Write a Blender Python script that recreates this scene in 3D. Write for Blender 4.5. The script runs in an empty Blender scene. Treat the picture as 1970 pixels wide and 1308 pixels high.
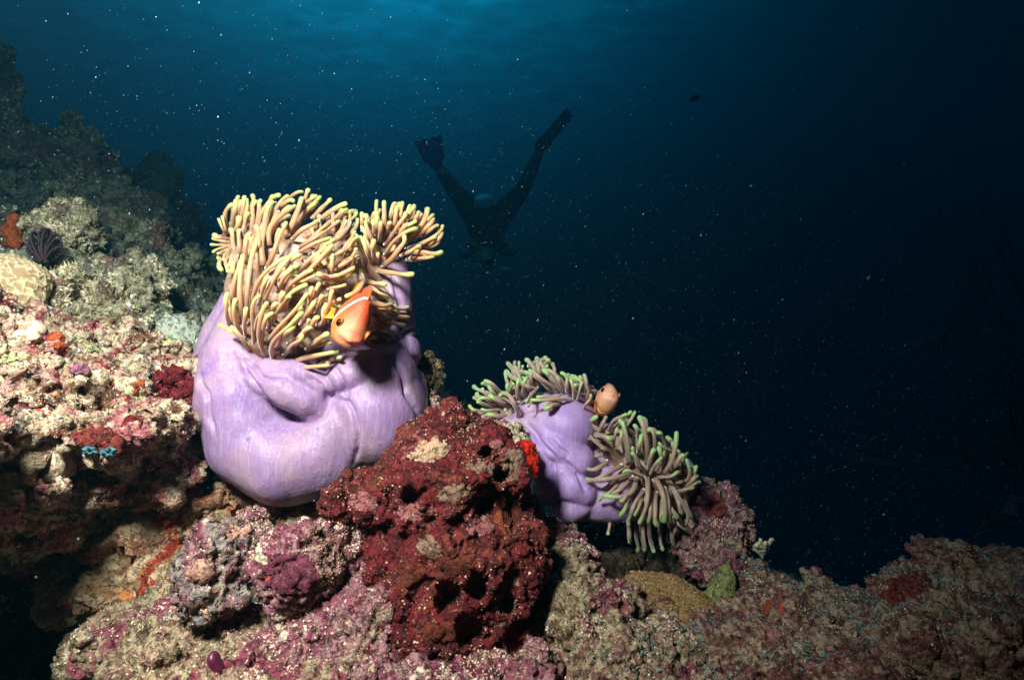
import bpy, math, random
import numpy as np
from mathutils import Vector, Matrix, Quaternion

random.seed(7)
RNG = np.random.default_rng(11)
SC = bpy.context.scene
COL = SC.collection
F = 1071.0                                   # focal length in photograph pixels
R = math.radians

# ------------------------------------------------------------------ camera
cam_d = bpy.data.cameras.new('camera')
cam_d.sensor_width = 36.0
cam_d.lens = 36.0 * F / 1970.0
cam_d.clip_start = 0.02
cam_d.clip_end = 200
cam_d.dof.use_dof = True
cam_d.dof.focus_distance = 0.95
cam_d.dof.aperture_fstop = 6.3
cam = bpy.data.objects.new('camera', cam_d)
COL.objects.link(cam)
cam.rotation_euler = (R(90), 0, 0)
SC.camera = cam

# ------------------------------------------------------------------ view
SC.view_settings.view_transform = 'Standard'
SC.view_settings.look = 'None'
SC.view_settings.exposure = 0.0
SC.view_settings.gamma = 1.0
SC.view_settings.use_curve_mapping = False
SC.cycles.max_bounces = 6
SC.cycles.volume_bounces = 0
SC.cycles.sample_clamp_indirect = 4.0

# ------------------------------------------------------------------ world: daylight seen through the water column
SUN_AZ, SUN_EL = R(-17), R(52)               # where the surface glows brightest
SUN_DIR = Vector((math.sin(SUN_AZ) * math.cos(SUN_EL), math.cos(SUN_AZ) * math.cos(SUN_EL), math.sin(SUN_EL)))
world = bpy.data.worlds.new('World')
SC.world = world
world.use_nodes = True
wt = world.node_tree
wt.nodes.clear()


def wn(kind, **kw):
    n = wt.nodes.new(kind)
    for k, v in kw.items():
        setattr(n, k, v)
    return n


def wmath(op, a, b=None, clamp=False):
    n = wn('ShaderNodeMath', operation=op)
    n.use_clamp = clamp
    for i, v in enumerate((a, b)):
        if v is None:
            continue
        if isinstance(v, (int, float)):
            n.inputs[i].default_value = v
        else:
            wt.links.new(v, n.inputs[i])
    return n.outputs[0]


tc = wn('ShaderNodeTexCoord')
dot = wn('ShaderNodeVectorMath', operation='DOT_PRODUCT')
dot.inputs[1].default_value = SUN_DIR
wt.links.new(tc.outputs['Generated'], dot.inputs[0])
ang = wmath('MULTIPLY', wmath('ARCCOSINE', wmath('MINIMUM', dot.outputs['Value'], 0.99999)), 57.2958)
ang = wmath('MAXIMUM', ang, 12.0)
# light falls off with the angle from the bright patch of surface (longer way through water)
sepd = wn('ShaderNodeSeparateXYZ')
wt.links.new(tc.outputs['Generated'], sepd.inputs[0])
up = wmath('MAXIMUM', sepd.outputs['Z'], 0.16)
mp = wn('ShaderNodeCombineXYZ')
wt.links.new(wmath('DIVIDE', sepd.outputs['X'], up), mp.inputs[0])
wt.links.new(wmath('MULTIPLY', wmath('DIVIDE', sepd.outputs['Y'], up), 1.6), mp.inputs[1])
rip = wn('ShaderNodeTexNoise')
rip.inputs['Scale'].default_value = 7.5
rip.inputs['Detail'].default_value = 5
rip.inputs['Distortion'].default_value = 0.6
wt.links.new(mp.outputs[0], rip.inputs['Vector'])
ripf = wmath('MULTIPLY', wmath('SUBTRACT', rip.outputs['Fac'], 0.5), wmath('MULTIPLY', wmath('SUBTRACT', up, 0.16), 26.0))
ang = wmath('ADD', ang, ripf)


def lobe(amp, slope, floor):
    e = wmath('EXPONENT', wmath('MULTIPLY', wmath('SUBTRACT', ang, 20.0), -slope))
    return wmath('ADD', wmath('MULTIPLY', e, amp), floor)


comb = wn('ShaderNodeCombineXYZ')
wt.links.new(lobe(0.0070, 0.18, 0.0), comb.inputs[0])
wt.links.new(lobe(0.318, 0.152, 0.0003), comb.inputs[1])
wt.links.new(lobe(0.500, 0.147, 0.0005), comb.inputs[2])
bg = wn('ShaderNodeBackground')
bg.inputs['Strength'].default_value = 1.0
wt.links.new(comb.outputs[0], bg.inputs['Color'])
wo = wn('ShaderNodeOutputWorld')
wt.links.new(bg.outputs[0], wo.inputs['Surface'])

# ------------------------------------------------------------------ sun, weak after metres of water
sun_d = bpy.data.lights.new('sun', 'SUN')
sun_d.energy = 0.06
sun_d.angle = R(25)
sun_d.color = (0.25, 0.8, 1.0)
sun = bpy.data.objects.new('sun', sun_d)
COL.objects.link(sun)
sun.rotation_euler = SUN_DIR.to_track_quat('Z', 'Y').to_euler()

# ------------------------------------------------------------------ the diver-photographer's strobe, up and left of the lens
st_d = bpy.data.lights.new('strobe', 'SPOT')
st_d.energy = 208
st_d.spot_size = R(124)
st_d.spot_blend = 1.0
st_d.shadow_soft_size = 0.11
st_d.color = (1.0, 0.80, 0.70)
st = bpy.data.objects.new('strobe', st_d)
COL.objects.link(st)
st.location = (-0.40, 0.06, 0.54)
st.rotation_euler = (st.location - Vector((-0.56, 1.0, -0.10))).to_track_quat('Z', 'Y').to_euler()


# ================================================================== helpers
def P(px, py, Y):
    return np.array([(px - 985.0) / F * Y, Y, (654.0 - py) / F * Y])


def lin(r, g, b):
    def f(c):
        c /= 255.0
        return c / 12.92 if c <= 0.04045 else ((c + 0.055) / 1.055) ** 2.4
    return (f(r), f(g), f(b), 1.0)


def tag(o, label=None, cat=None, group=None, kind=None):
    if label:
        o['label'] = label
    if cat:
        o['category'] = cat
    if group:
        o['group'] = group
    if kind:
        o['kind'] = kind
    return o


def empty(name, loc):
    o = bpy.data.objects.new(name, None)
    o.empty_display_size = 0.02
    COL.objects.link(o)
    o.location = loc
    return o


def mesh_from(name, V, faces=None, tris=None, quads=None, smooth=True):
    """numpy -> mesh datablock"""
    me = bpy.data.meshes.new(name)
    V = np.asarray(V, dtype=np.float32)
    if faces is not None:
        me.from_pydata(V.tolist(), [], faces)
    else:
        parts, starts, tot = [], [], 0
        for A in (tris, quads):
            if A is None or len(A) == 0:
                continue
            A = np.asarray(A, dtype=np.int32)
            parts.append(A.ravel())
            starts.append(tot + np.arange(len(A)) * A.shape[1])
            tot += A.size
        li = np.concatenate(parts)
        ls = np.concatenate(starts)
        me.vertices.add(len(V))
        me.vertices.foreach_set('co', V.ravel())
        me.loops.add(len(li))
        me.loops.foreach_set('vertex_index', li)
        me.polygons.add(len(ls))
        me.polygons.foreach_set('loop_start', ls.astype(np.int32))
        me.update(calc_edges=True)
        me.validate()
    if smooth:
        me.polygons.foreach_set('use_smooth', np.ones(len(me.polygons), dtype=bool))
    return me


def obj(name, me, mat=None, parent=None, loc=None):
    o = bpy.data.objects.new(name, me)
    COL.objects.link(o)
    if mat is not None:
        me.materials.append(mat)
    if parent is not None:
        o.parent = parent
    if loc is not None:
        o.location = loc
    return o


# ---------------------------------------------------------------- noise
def _h(ix, iy, iz, seed):
    n = (ix.astype(np.uint32) * np.uint32(73856093)) ^ (iy.astype(np.uint32) * np.uint32(19349663)) ^ \
        (iz.astype(np.uint32) * np.uint32(83492791)) ^ np.uint32((seed * 2654435761) & 0xffffffff)
    n ^= n >> np.uint32(13)
    n *= np.uint32(0x5bd1e995)
    n ^= n >> np.uint32(15)
    n *= np.uint32(0x2c1b3c6d)
    n ^= n >> np.uint32(12)
    return n


_G = np.array([[1, 1, 0], [-1, 1, 0], [1, -1, 0], [-1, -1, 0], [1, 0, 1], [-1, 0, 1], [1, 0, -1], [-1, 0, -1],
               [0, 1, 1], [0, -1, 1], [0, 1, -1], [0, -1, -1], [1, 1, 0], [-1, 1, 0], [0, -1, 1], [0, -1, -1]], dtype=np.float32)


def perlin(p, seed=0):
    p = np.asarray(p, dtype=np.float32)
    i = np.floor(p).astype(np.int64)
    f = p - i
    u = f * f * f * (f * (f * 6 - 15) + 10)
    out = np.zeros(len(p), dtype=np.float32)
    for dx in (0, 1):
        wx = u[:, 0] if dx else 1 - u[:, 0]
        for dy in (0, 1):
            wy = u[:, 1] if dy else 1 - u[:, 1]
            for dz in (0, 1):
                wz = u[:, 2] if dz else 1 - u[:, 2]
                g = _G[_h(i[:, 0] + dx, i[:, 1] + dy, i[:, 2] + dz, seed) & np.uint32(15)]
                out += wx * wy * wz * (g[:, 0] * (f[:, 0] - dx) + g[:, 1] * (f[:, 1] - dy) + g[:, 2] * (f[:, 2] - dz))
    return out


def fbm(p, oct=4, gain=0.5, seed=0, billow=False):
    a, s, out = 1.0, 0.0, 0
    q = np.asarray(p, dtype=np.float32)
    for k in range(oct):
        n = perlin(q, seed + k * 17)
        if billow:
            n = np.abs(n) * 2 - 0.45
        out = out + a * n
        s += a
        a *= gain
        q = q * 2.03 + 11.3
    return out / s


def worley(p, seed=0):
    p = np.asarray(p, dtype=np.float32)
    i = np.floor(p).astype(np.int64)
    f = p - i
    best = np.full(len(p), 9.0, dtype=np.float32)
    for dx in (-1, 0, 1):
        for dy in (-1, 0, 1):
            for dz in (-1, 0, 1):
                h = _h(i[:, 0] + dx, i[:, 1] + dy, i[:, 2] + dz, seed)
                cx = dx + (h & np.uint32(1023)) / 1023.0 - f[:, 0]
                cy = dy + ((h >> np.uint32(10)) & np.uint32(1023)) / 1023.0 - f[:, 1]
                cz = dz + ((h >> np.uint32(20)) & np.uint32(1023)) / 1023.0 - f[:, 2]
                best = np.minimum(best, cx * cx + cy * cy + cz * cz)
    return np.sqrt(best)


# ---------------------------------------------------------------- mesh maths
def icosphere(sub):
    t = (1 + 5 ** 0.5) / 2
    V = [(-1, t, 0), (1, t, 0), (-1, -t, 0), (1, -t, 0), (0, -1, t), (0, 1, t), (0, -1, -t), (0, 1, -t), (t, 0, -1), (t, 0, 1), (-t, 0, -1), (-t, 0, 1)]
    V = [Vector(v).normalized() for v in V]
    Fc = [(0, 11, 5), (0, 5, 1), (0, 1, 7), (0, 7, 10), (0, 10, 11), (1, 5, 9), (5, 11, 4), (11, 10, 2), (10, 7, 6), (7, 1, 8),
          (3, 9, 4), (3, 4, 2), (3, 2, 6), (3, 6, 8), (3, 8, 9), (4, 9, 5), (2, 4, 11), (6, 2, 10), (8, 6, 7), (9, 8, 1)]
    for _ in range(sub):
        cache, nf = {}, []

        def mid(a, b):
            k = (min(a, b), max(a, b))
            if k not in cache:
                V.append(((V[a] + V[b]) / 2).normalized())
                cache[k] = len(V) - 1
            return cache[k]
        for a, b, c in Fc:
            ab, bc, ca = mid(a, b), mid(b, c), mid(c, a)
            nf += [(a, ab, ca), (b, bc, ab), (c, ca, bc), (ab, bc, ca)]
        Fc = nf
    return np.array([tuple(v) for v in V], dtype=np.float32), np.array(Fc, dtype=np.int32)


ICO = {k: icosphere(k) for k in (0, 1, 2, 3, 4)}


def rotmat(deg, axis='Y'):
    return np.array(Matrix.Rotation(R(deg), 3, axis))


class Soup:
    def __init__(self):
        self.V, self.T, self.n = [], [], 0

    def ell(self, c, r, M=None, sub=3):
        v, t = ICO[sub]
        v = v * np.asarray(r, dtype=np.float32)
        if M is not None:
            v = v @ np.asarray(M, dtype=np.float32).T
        self.add(v + np.asarray(c, dtype=np.float32), t)

    def add(self, v, t):
        self.V.append(np.asarray(v, dtype=np.float32))
        self.T.append(np.asarray(t) + self.n)
        self.n += len(v)

    def arrays(self):
        return np.concatenate(self.V), np.concatenate(self.T)


def remesh(soup, voxel):
    V, T = soup.arrays()
    me = mesh_from('tmp', V, tris=T)
    o = bpy.data.objects.new('tmp', me)
    COL.objects.link(o)
    m = o.modifiers.new('r', 'REMESH')
    m.mode = 'VOXEL'
    m.voxel_size = voxel
    m.adaptivity = 0.0
    dg = bpy.context.evaluated_depsgraph_get()
    ev = o.evaluated_get(dg)
    em = ev.to_mesh()
    nv = len(em.vertices)
    V2 = np.empty(nv * 3, dtype=np.float32)
    em.vertices.foreach_get('co', V2)
    li = np.empty(len(em.loops), dtype=np.int32)
    em.loops.foreach_get('vertex_index', li)
    Q = li.reshape(-1, 4)
    ev.to_mesh_clear()
    bpy.data.objects.remove(o)
    bpy.data.meshes.remove(me)
    return V2.reshape(-1, 3), Q.copy()


def vnormals(V, Q):
    n = np.cross(V[Q[:, 2]] - V[Q[:, 0]], V[Q[:, 3]] - V[Q[:, 1]]) if Q.shape[1] == 4 else \
        np.cross(V[Q[:, 1]] - V[Q[:, 0]], V[Q[:, 2]] - V[Q[:, 0]])
    N = np.zeros_like(V)
    for k in range(3):
        for j in range(Q.shape[1]):
            N[:, k] += np.bincount(Q[:, j], weights=n[:, k], minlength=len(V)).astype(np.float32)
    return N / np.maximum(np.linalg.norm(N, axis=1, keepdims=True), 1e-12)


def smooth(V, Q, it, lam=0.5):
    k = Q.shape[1]
    E = np.concatenate([Q[:, [j, (j + 1) % k]] for j in range(k)])
    a, b = E[:, 0], E[:, 1]
    deg = np.bincount(a, minlength=len(V)) + np.bincount(b, minlength=len(V))
    deg = np.maximum(deg, 1)
    for _ in range(it):
        S = np.stack([np.bincount(a, weights=V[b, c], minlength=len(V)) + np.bincount(b, weights=V[a, c], minlength=len(V)) for c in range(3)], 1)
        V = V + lam * (S / deg[:, None] - V).astype(np.float32)
    return V.astype(np.float32)


# ---------------------------------------------------------------- materials
class NT:
    def __init__(self, name):
        self.m = bpy.data.materials.new(name)
        self.m.use_nodes = True
        self.t = self.m.node_tree
        self.b = self.t.nodes['Principled BSDF']
        self.tc = self.t.nodes.new('ShaderNodeTexCoord')

    def node(self, kind, **kw):
        n = self.t.nodes.new(kind)
        for k, v in kw.items():
            setattr(n, k, v)
        return n

    def link(self, a, b):
        self.t.links.new(a, b)

    def noise(self, scale, detail=4, rough=0.55, dist=0.0, vec=None):
        n = self.node('ShaderNodeTexNoise')
        n.inputs['Scale'].default_value = scale
        n.inputs['Detail'].default_value = detail
        n.inputs['Roughness'].default_value = rough
        n.inputs['Distortion'].default_value = dist
        self.link(vec or self.tc.outputs['Object'], n.inputs['Vector'])
        return n.outputs['Fac']

    def voro(self, scale, feature='F1', vec=None):
        n = self.node('ShaderNodeTexVoronoi', feature=feature)
        n.inputs['Scale'].default_value = scale
        self.link(vec or self.tc.outputs['Object'], n.inputs['Vector'])
        return n

    def ramp(self, fac, stops, mode='LINEAR'):
        n = self.node('ShaderNodeValToRGB')
        n.color_ramp.interpolation = mode
        els = n.color_ramp.elements
        while len(els) < len(stops):
            els.new(0.5)
        for e, (p, c) in zip(els, stops):
            e.position = p
            e.color = c if len(c) == 4 else (*c, 1)
        self.link(fac, n.inputs[0])
        return n.outputs[0]

    def step(self, fac, lo, hi):
        n = self.node('ShaderNodeMapRange')
        n.interpolation_type = 'SMOOTHSTEP'
        n.inputs[1].default_value = lo
        n.inputs[2].default_value = hi
        self.link(fac, n.inputs[0])
        return n.outputs[0]

    def math(self, op, a, b=None):
        n = self.node('ShaderNodeMath', operation=op)
        for i, v in enumerate((a, b)):
            if v is None:
                continue
            if isinstance(v, (int, float)):
                n.inputs[i].default_value = v
            else:
                self.link(v, n.inputs[i])
        return n.outputs[0]

    def mix(self, fac, a, b):
        n = self.node('ShaderNodeMix', data_type='RGBA')
        if isinstance(fac, (int, float)):
            n.inputs[0].default_value = fac
        else:
            self.link(fac, n.inputs[0])
        for i, v in ((6, a), (7, b)):
            if isinstance(v, tuple):
                n.inputs[i].default_value = v
            else:
                self.link(v, n.inputs[i])
        return n.outputs[2]

    def bump(self, h, strength, dist):
        n = self.node('ShaderNodeBump')
        n.inputs['Strength'].default_value = strength
        n.inputs['Distance'].default_value = dist
        self.link(h, n.inputs['Height'])
        self.link(n.outputs[0], self.b.inputs['Normal'])

    def base(self, c):
        if isinstance(c, tuple):
            self.b.inputs['Base Color'].default_value = c
        else:
            self.link(c, self.b.inputs['Base Color'])

    def set(self, **kw):
        for k, v in kw.items():
            self.b.inputs[k.replace('_', ' ')].default_value = v


def mat_rock(name, cols, scale=9.0, speck=None, speck_lo=0.56, spots=(), fine=170.0, bump=0.009, dist=1.2, rough=0.85, dark=0.62):
    """encrusted reef rock: patches of growth, sediment specks, coloured spots"""
    k = NT(name)
    big = k.noise(scale, 7, 0.62, dist)
    c = k.ramp(big, cols)
    for j, (sc, lo, hi, colr) in enumerate(spots):
        v = k.node('ShaderNodeVectorMath', operation='ADD')
        v.inputs[1].default_value = (3.7 * j + 1.3, 7.1 * j, -2.9 * j)
        k.link(k.tc.outputs['Object'], v.inputs[0])
        c = k.mix(k.step(k.noise(sc, 5, 0.6, 0.8, v.outputs[0]), lo, hi), c, colr)
    # random tone variation, then pores with the shade of small holes painted in
    tone = k.noise(60, 4, 0.7)
    pore = k.noise(125, 4, 0.65, 0.5)
    c = k.mix(k.math('MULTIPLY', k.step(tone, 0.48, 0.70), dark), c, k.mix(0.7, c, (0.020, 0.012, 0.010, 1)))
    c = k.mix(k.math('MULTIPLY', k.step(pore, 0.56, 0.66), 0.72), c, k.mix(0.8, c, (0.014, 0.008, 0.008, 1)))
    fn = k.noise(fine, 3, 0.75)
    if speck:
        veil = k.step(k.noise(scale * 1.7, 4, 0.6), 0.36, 0.62)
        s = k.math('MULTIPLY', k.step(fn, speck_lo, speck_lo + 0.10), k.math('ADD', k.math('MULTIPLY', veil, 0.85), 0.15))
        c = k.mix(s, c, speck)
    k.base(c)
    k.set(Roughness=rough)
    k.b.inputs['Specular IOR Level'].default_value = 0.25
    h = k.math('SUBTRACT', k.math('ADD', k.math('MULTIPLY', tone, 0.8), k.math('MULTIPLY', fn, 0.8)), k.math('MULTIPLY', k.step(pore, 0.52, 0.68), 0.7))
    k.bump(h, 0.9, bump)
    return k.m


def mat_attr(name, rough=0.8, sss=0.0, spec=0.25):
    """colour stored per chip of growth"""
    k = NT(name)
    a = k.node('ShaderNodeAttribute', attribute_name='col')
    k.base(a.outputs['Color'])
    k.set(Roughness=rough)
    k.b.inputs['Specular IOR Level'].default_value = spec
    if sss:
        k.set(Subsurface_Weight=sss, Subsurface_Scale=0.01)
    return k.m


SAND = lin(214, 198, 168)
PALE = lin(232, 220, 200)
M = {}
M['ledge'] = mat_rock('reef_ledge_growth', [(0.30, lin(84, 24, 34)), (0.40, lin(138, 60, 70)), (0.45, lin(190, 148, 126)), (0.52, lin(222, 198, 170)),
                                            (0.58, lin(150, 126, 94)), (0.64, lin(200, 146, 140)), (0.72, lin(110, 36, 48))],
                      12, lin(226, 212, 188), 0.555, [(16, 0.66, 0.70, lin(214, 92, 58)), (12, 0.64, 0.69, lin(205, 210, 150)), (14, 0.66, 0.72, lin(104, 20, 30)), (8, 0.55, 0.60, lin(166, 90, 96)), (13, 0.58, 0.62, lin(116, 78, 54)), (24, 0.62, 0.66, lin(120, 34, 44))], dark=0.5)
M['red'] = mat_rock('dark_red_encrusted', [(0.30, lin(50, 10, 14)), (0.40, lin(98, 22, 28)), (0.47, lin(120, 34, 38)), (0.53, lin(66, 16, 20)),
                                           (0.60, lin(128, 58, 46)), (0.66, lin(104, 28, 34)), (0.74, lin(72, 18, 24))],
                    11, lin(214, 180, 164), 0.615, [(11, 0.62, 0.65, lin(176, 150, 128)), (20, 0.68, 0.72, lin(106, 120, 84)), (9, 0.60, 0.70, lin(140, 66, 40)), (26, 0.62, 0.66, lin(152, 92, 88))], fine=210)
M['pink'] = mat_rock('pink_coralline', [(0.30, lin(80, 32, 46)), (0.41, lin(132, 66, 88)), (0.48, lin(164, 120, 122)), (0.54, lin(112, 54, 70)),
                                        (0.62, lin(176, 154, 130)), (0.70, lin(96, 40, 58))],
                     12, SAND, 0.565, [(9, 0.56, 0.60, lin(138, 72, 90)), (14, 0.60, 0.64, lin(96, 24, 48)), (24, 0.63, 0.67, lin(208, 192, 168)), (20, 0.69, 0.72, lin(186, 76, 60))])
M['knob'] = mat_rock('knobbly_grey_pink', [(0.28, lin(76, 28, 42)), (0.40, lin(116, 54, 72)), (0.47, lin(144, 108, 106)), (0.53, lin(124, 114, 118)),
                                           (0.60, lin(176, 156, 134)), (0.70, lin(104, 44, 62))],
                     11, lin(212, 194, 164), 0.555, [(10, 0.60, 0.64, lin(206, 150, 130)), (9, 0.56, 0.60, lin(104, 28, 50)), (22, 0.63, 0.67, lin(200, 184, 158))])
M['rubble'] = mat_rock('sandy_rubble', [(0.28, lin(66, 46, 36)), (0.40, lin(122, 96, 74)), (0.48, lin(172, 150, 122)), (0.54, lin(124, 76, 76)),
                                        (0.62, lin(156, 134, 104)), (0.72, lin(84, 44, 44))],
                       10, SAND, 0.56, [(9, 0.57, 0.61, lin(134, 62, 78)), (16, 0.62, 0.66, lin(90, 26, 40)), (12, 0.68, 0.73, lin(168, 176, 124)), (24, 0.64, 0.68, lin(206, 190, 164))])
M['right'] = mat_rock('brown_mound_growth', [(0.28, lin(64, 30, 28)), (0.40, lin(120, 74, 62)), (0.47, lin(176, 142, 120)), (0.53, lin(96, 46, 46)), (0.60, lin(150, 98, 92)),
                                             (0.68, lin(184, 164, 140)), (0.76, lin(104, 42, 44))],
                      9, lin(190, 178, 150), 0.58, [(16, 0.64, 0.68, lin(126, 134, 130)), (14, 0.64, 0.68, lin(176, 70, 44)), (9, 0.66, 0.72, lin(120, 124, 60))])
M['slope'] = mat_rock('green_grey_reef', [(0.28, lin(66, 52, 44)), (0.40, lin(136, 114, 90)), (0.48, lin(190, 176, 146)), (0.54, lin(118, 92, 80)),
                                          (0.62, lin(166, 112, 104)), (0.72, lin(104, 40, 44))],
                      6, lin(214, 210, 190), 0.56, [(9, 0.68, 0.72, lin(140, 30, 34)), (6, 0.66, 0.72, lin(192, 204, 150))], fine=120, bump=0.008)
M['sea'] = mat_rock('seabed_sand', [(0.30, lin(52, 46, 38)), (0.42, lin(92, 84, 70)), (0.50, lin(150, 144, 126)), (0.58, lin(82, 72, 62)), (0.70, lin(76, 58, 54))],
                    4.0, lin(204, 200, 180), 0.57, [], fine=90, bump=0.01)
M['far'] = mat_rock('far_reef_growth', [(0.28, lin(74, 62, 58)), (0.40, lin(130, 112, 100)), (0.48, lin(176, 158, 138)), (0.54, lin(120, 88, 92)), (0.62, lin(156, 110, 110)), (0.72, lin(100, 50, 52))],
                    5, lin(170, 168, 146), 0.58, [(5, 0.66, 0.70, lin(120, 34, 40)), (4, 0.66, 0.72, lin(176, 192, 146))], fine=70, bump=0.012)
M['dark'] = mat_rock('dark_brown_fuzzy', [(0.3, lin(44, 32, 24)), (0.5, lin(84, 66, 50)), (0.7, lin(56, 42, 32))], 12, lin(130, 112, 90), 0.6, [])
M['chip'] = mat_attr('growth_chips', 0.85)
M['blade'] = mat_attr('lacy_blades', 0.7)


# ---------------------------------------------------------------- rocks
def rock(name, lobes, voxel, mat, seed=0, knobs=0, knob_r=(0.012, 0.03), big=(0.030, 14), mid=(0.012, 45), fine=(0.0035, 150), pits=(), wor=(0.0, 30),
         sm=3, parent=None, pre=None):
    """solid lump from overlapping ellipsoids; lobes are (px, py, Y, rx, ry, rdepth[m] or None, roll) with radii in photograph pixels at that Y"""
    rs = np.random.default_rng(seed + 100)
    s = Soup()
    cs = []
    for L in lobes:
        px, py, Y, rx, ry = L[:5]
        k = Y / F
        rd = L[5] if len(L) > 5 and L[5] else 0.5 * (rx + ry) * k
        roll = L[6] if len(L) > 6 else 0
        c = P(px, py, Y)
        Mx = rotmat(roll, 'Y')
        s.ell(c, (rx * k, rd, ry * k), Mx)
        cs.append((c, np.array([rx * k, rd, ry * k]), Mx))
    for _ in range(knobs):
        c, r, Mx = cs[rs.integers(len(cs))]
        d = rs.normal(size=3)
        d[1] -= 0.5
        d[2] += 0.3
        d /= np.linalg.norm(d)
        q = c + Mx @ (d * r)
        kr = rs.uniform(*knob_r)
        s.ell(q, kr * rs.uniform(0.7, 1.4, 3), rotmat(rs.uniform(0, 90), 'X'), sub=2)
    V, Q = remesh(s, voxel)
    V = smooth(V, Q, sm)
    N = vnormals(V, Q)
    V0 = V
    if big[0]:
        V = V + N * (big[0] * fbm(V0 * big[1], 3, seed=seed)[:, None] * 2)
    if wor[0]:
        w = worley(V0 * wor[1] + fbm(V0 * wor[1], 2, seed=seed + 9)[:, None], seed)
        V = V - N * (wor[0] * np.clip(1 - w / 0.55, 0, 1) ** 1.2)[:, None]
    N = vnormals(V, Q)
    if mid[0]:
        V = V + N * (mid[0] * (fbm(V0 * mid[1] * 0.75, 3, 0.5, seed=seed + 23, billow=True)[:, None] * 1.1 - fbm(V0 * mid[1] * 1.5, 3, 0.55, seed=seed + 3, billow=True)[:, None] * 0.7))
    for (px, py, Y, rpx, depth) in pits:
        c = P(px, py, Y)
        r = rpx * Y / F
        ray = c / np.linalg.norm(c)
        d = V - c
        rad = np.linalg.norm(d - np.outer(d @ ray, ray), axis=1)
        rad = rad + 0.3 * r * perlin(V0 * 60, seed + 5)
        w = np.clip(1 - (rad / r) ** 2, 0, 1) ** 0.8 * (np.abs(d @ ray) < 0.16)
        V = V + np.outer(w * depth, ray).astype(np.float32)
    if fine[0]:
        N = vnormals(V, Q)
        V = V + N * (fine[0] * fbm(V0 * fine[1], 3, 0.6, seed=seed + 7)[:, None] * 2)
    c0 = V.mean(0)
    me = mesh_from(name, V - c0, quads=Q)
    o = obj(name, me, mat, parent, loc=tuple(float(x) for x in c0))
    o_data[o.name] = (V, Q)
    return o


o_data = {}


def front(px, py, objs, rad=7):
    '''distance of the nearest rock surface seen at a spot, so that growth sits on it'''
    best = 99.0
    for o in objs:
        V, _ = o_data[o.name]
        x = 985 + V[:, 0] / np.maximum(V[:, 1], .05) * F
        y = 654 - V[:, 2] / np.maximum(V[:, 1], .05) * F
        m = (np.hypot(x - px, y - py) < rad) & (V[:, 1] > 0.2)
        if m.any():
            best = min(best, float(V[m, 1].min()))
    return best if best < 90 else 1.0


def crust(name, rk, px, py, rx, ry, height, mat, seed=0, rot=0.0, tol=0.09):
    '''thin growth that follows the rock it covers: a ragged patch lifted off the surface, thickest in the middle'''
    V, Q = o_data[rk.name]
    x = 985 + V[:, 0] / np.maximum(V[:, 1], .05) * F - px
    y = 654 - V[:, 2] / np.maximum(V[:, 1], .05) * F - py
    c, sn = math.cos(R(rot)), math.sin(R(rot))
    u, w = (c * x + sn * y) / rx, (-sn * x + c * y) / ry
    q = np.hypot(u, w) + 0.55 * fbm(V * 55, 4, 0.6, seed=seed + 2) + 0.25 * perlin(V * 190, seed + 3)
    N = vnormals(V, Q)
    fy0 = front(px, py, [rk], 12)
    ok = (q < 1.0) & (np.abs(V[:, 1] - fy0) < tol) & ((N * -V).sum(1) > 0)
    Qk = Q[ok[Q].all(1)]
    lab_ = np.arange(len(V))                      # keep the largest connected patch only
    for _ in range(400):
        m = lab_[Qk].min(1)
        new = lab_.copy()
        for j in range(4):
            np.minimum.at(new, Qk[:, j], m)
        if (new == lab_).all():
            break
        lab_ = new
    big_id = np.bincount(lab_[Qk[:, 0]]).argmax()
    Qk = Qk[lab_[Qk[:, 0]] == big_id]
    ids, inv = np.unique(Qk.ravel(), return_inverse=True)
    Vk = V[ids] + N[ids] * (height * np.sqrt(np.clip(1 - q[ids], 0, 1)) * (1 + 0.8 * fbm(V[ids] * 120, 3, seed=seed)) - 0.0004)[:, None]
    c0 = Vk.mean(0)
    o = obj(name, mesh_from(name, Vk - c0, quads=inv.reshape(-1, 4)), mat, loc=tuple(float(a) for a in c0))
    return o


def scatter_points(V, Q, n, rs, cond=None):
    a = 0.5 * np.linalg.norm(np.cross(V[Q[:, 2]] - V[Q[:, 0]], V[Q[:, 3]] - V[Q[:, 1]]), axis=1)
    cen = V[Q].mean(1)
    nor = np.cross(V[Q[:, 2]] - V[Q[:, 0]], V[Q[:, 3]] - V[Q[:, 1]])
    nor /= np.maximum(np.linalg.norm(nor, axis=1, keepdims=True), 1e-12)
    # only what can be seen from about here
    view = -cen / np.linalg.norm(cen, axis=1, keepdims=True)
    a = a * ((nor * view).sum(1) > -0.35)
    px = 985 + cen[:, 0] / np.maximum(cen[:, 1], 0.05) * F
    py = 654 - cen[:, 2] / np.maximum(cen[:, 1], 0.05) * F
    a = a * (px > -160) * (px < 2130) * (py < 1400) * (cen[:, 1] > 0.2)
    if cond is not None:
        a = a * cond(cen, nor, px, py)
    if a.sum() <= 0:
        return None
    idx = rs.choice(len(Q), n, p=a / a.sum())
    uv = rs.random((n, 2))
    q = V[Q[idx]]
    p = (q[:, 0] * ((1 - uv[:, :1]) * (1 - uv[:, 1:])) + q[:, 1] * (uv[:, :1] * (1 - uv[:, 1:])) + q[:, 2] * (uv[:, :1] * uv[:, 1:]) + q[:, 3] * ((1 - uv[:, :1]) * uv[:, 1:]))
    return p, nor[idx]


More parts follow.
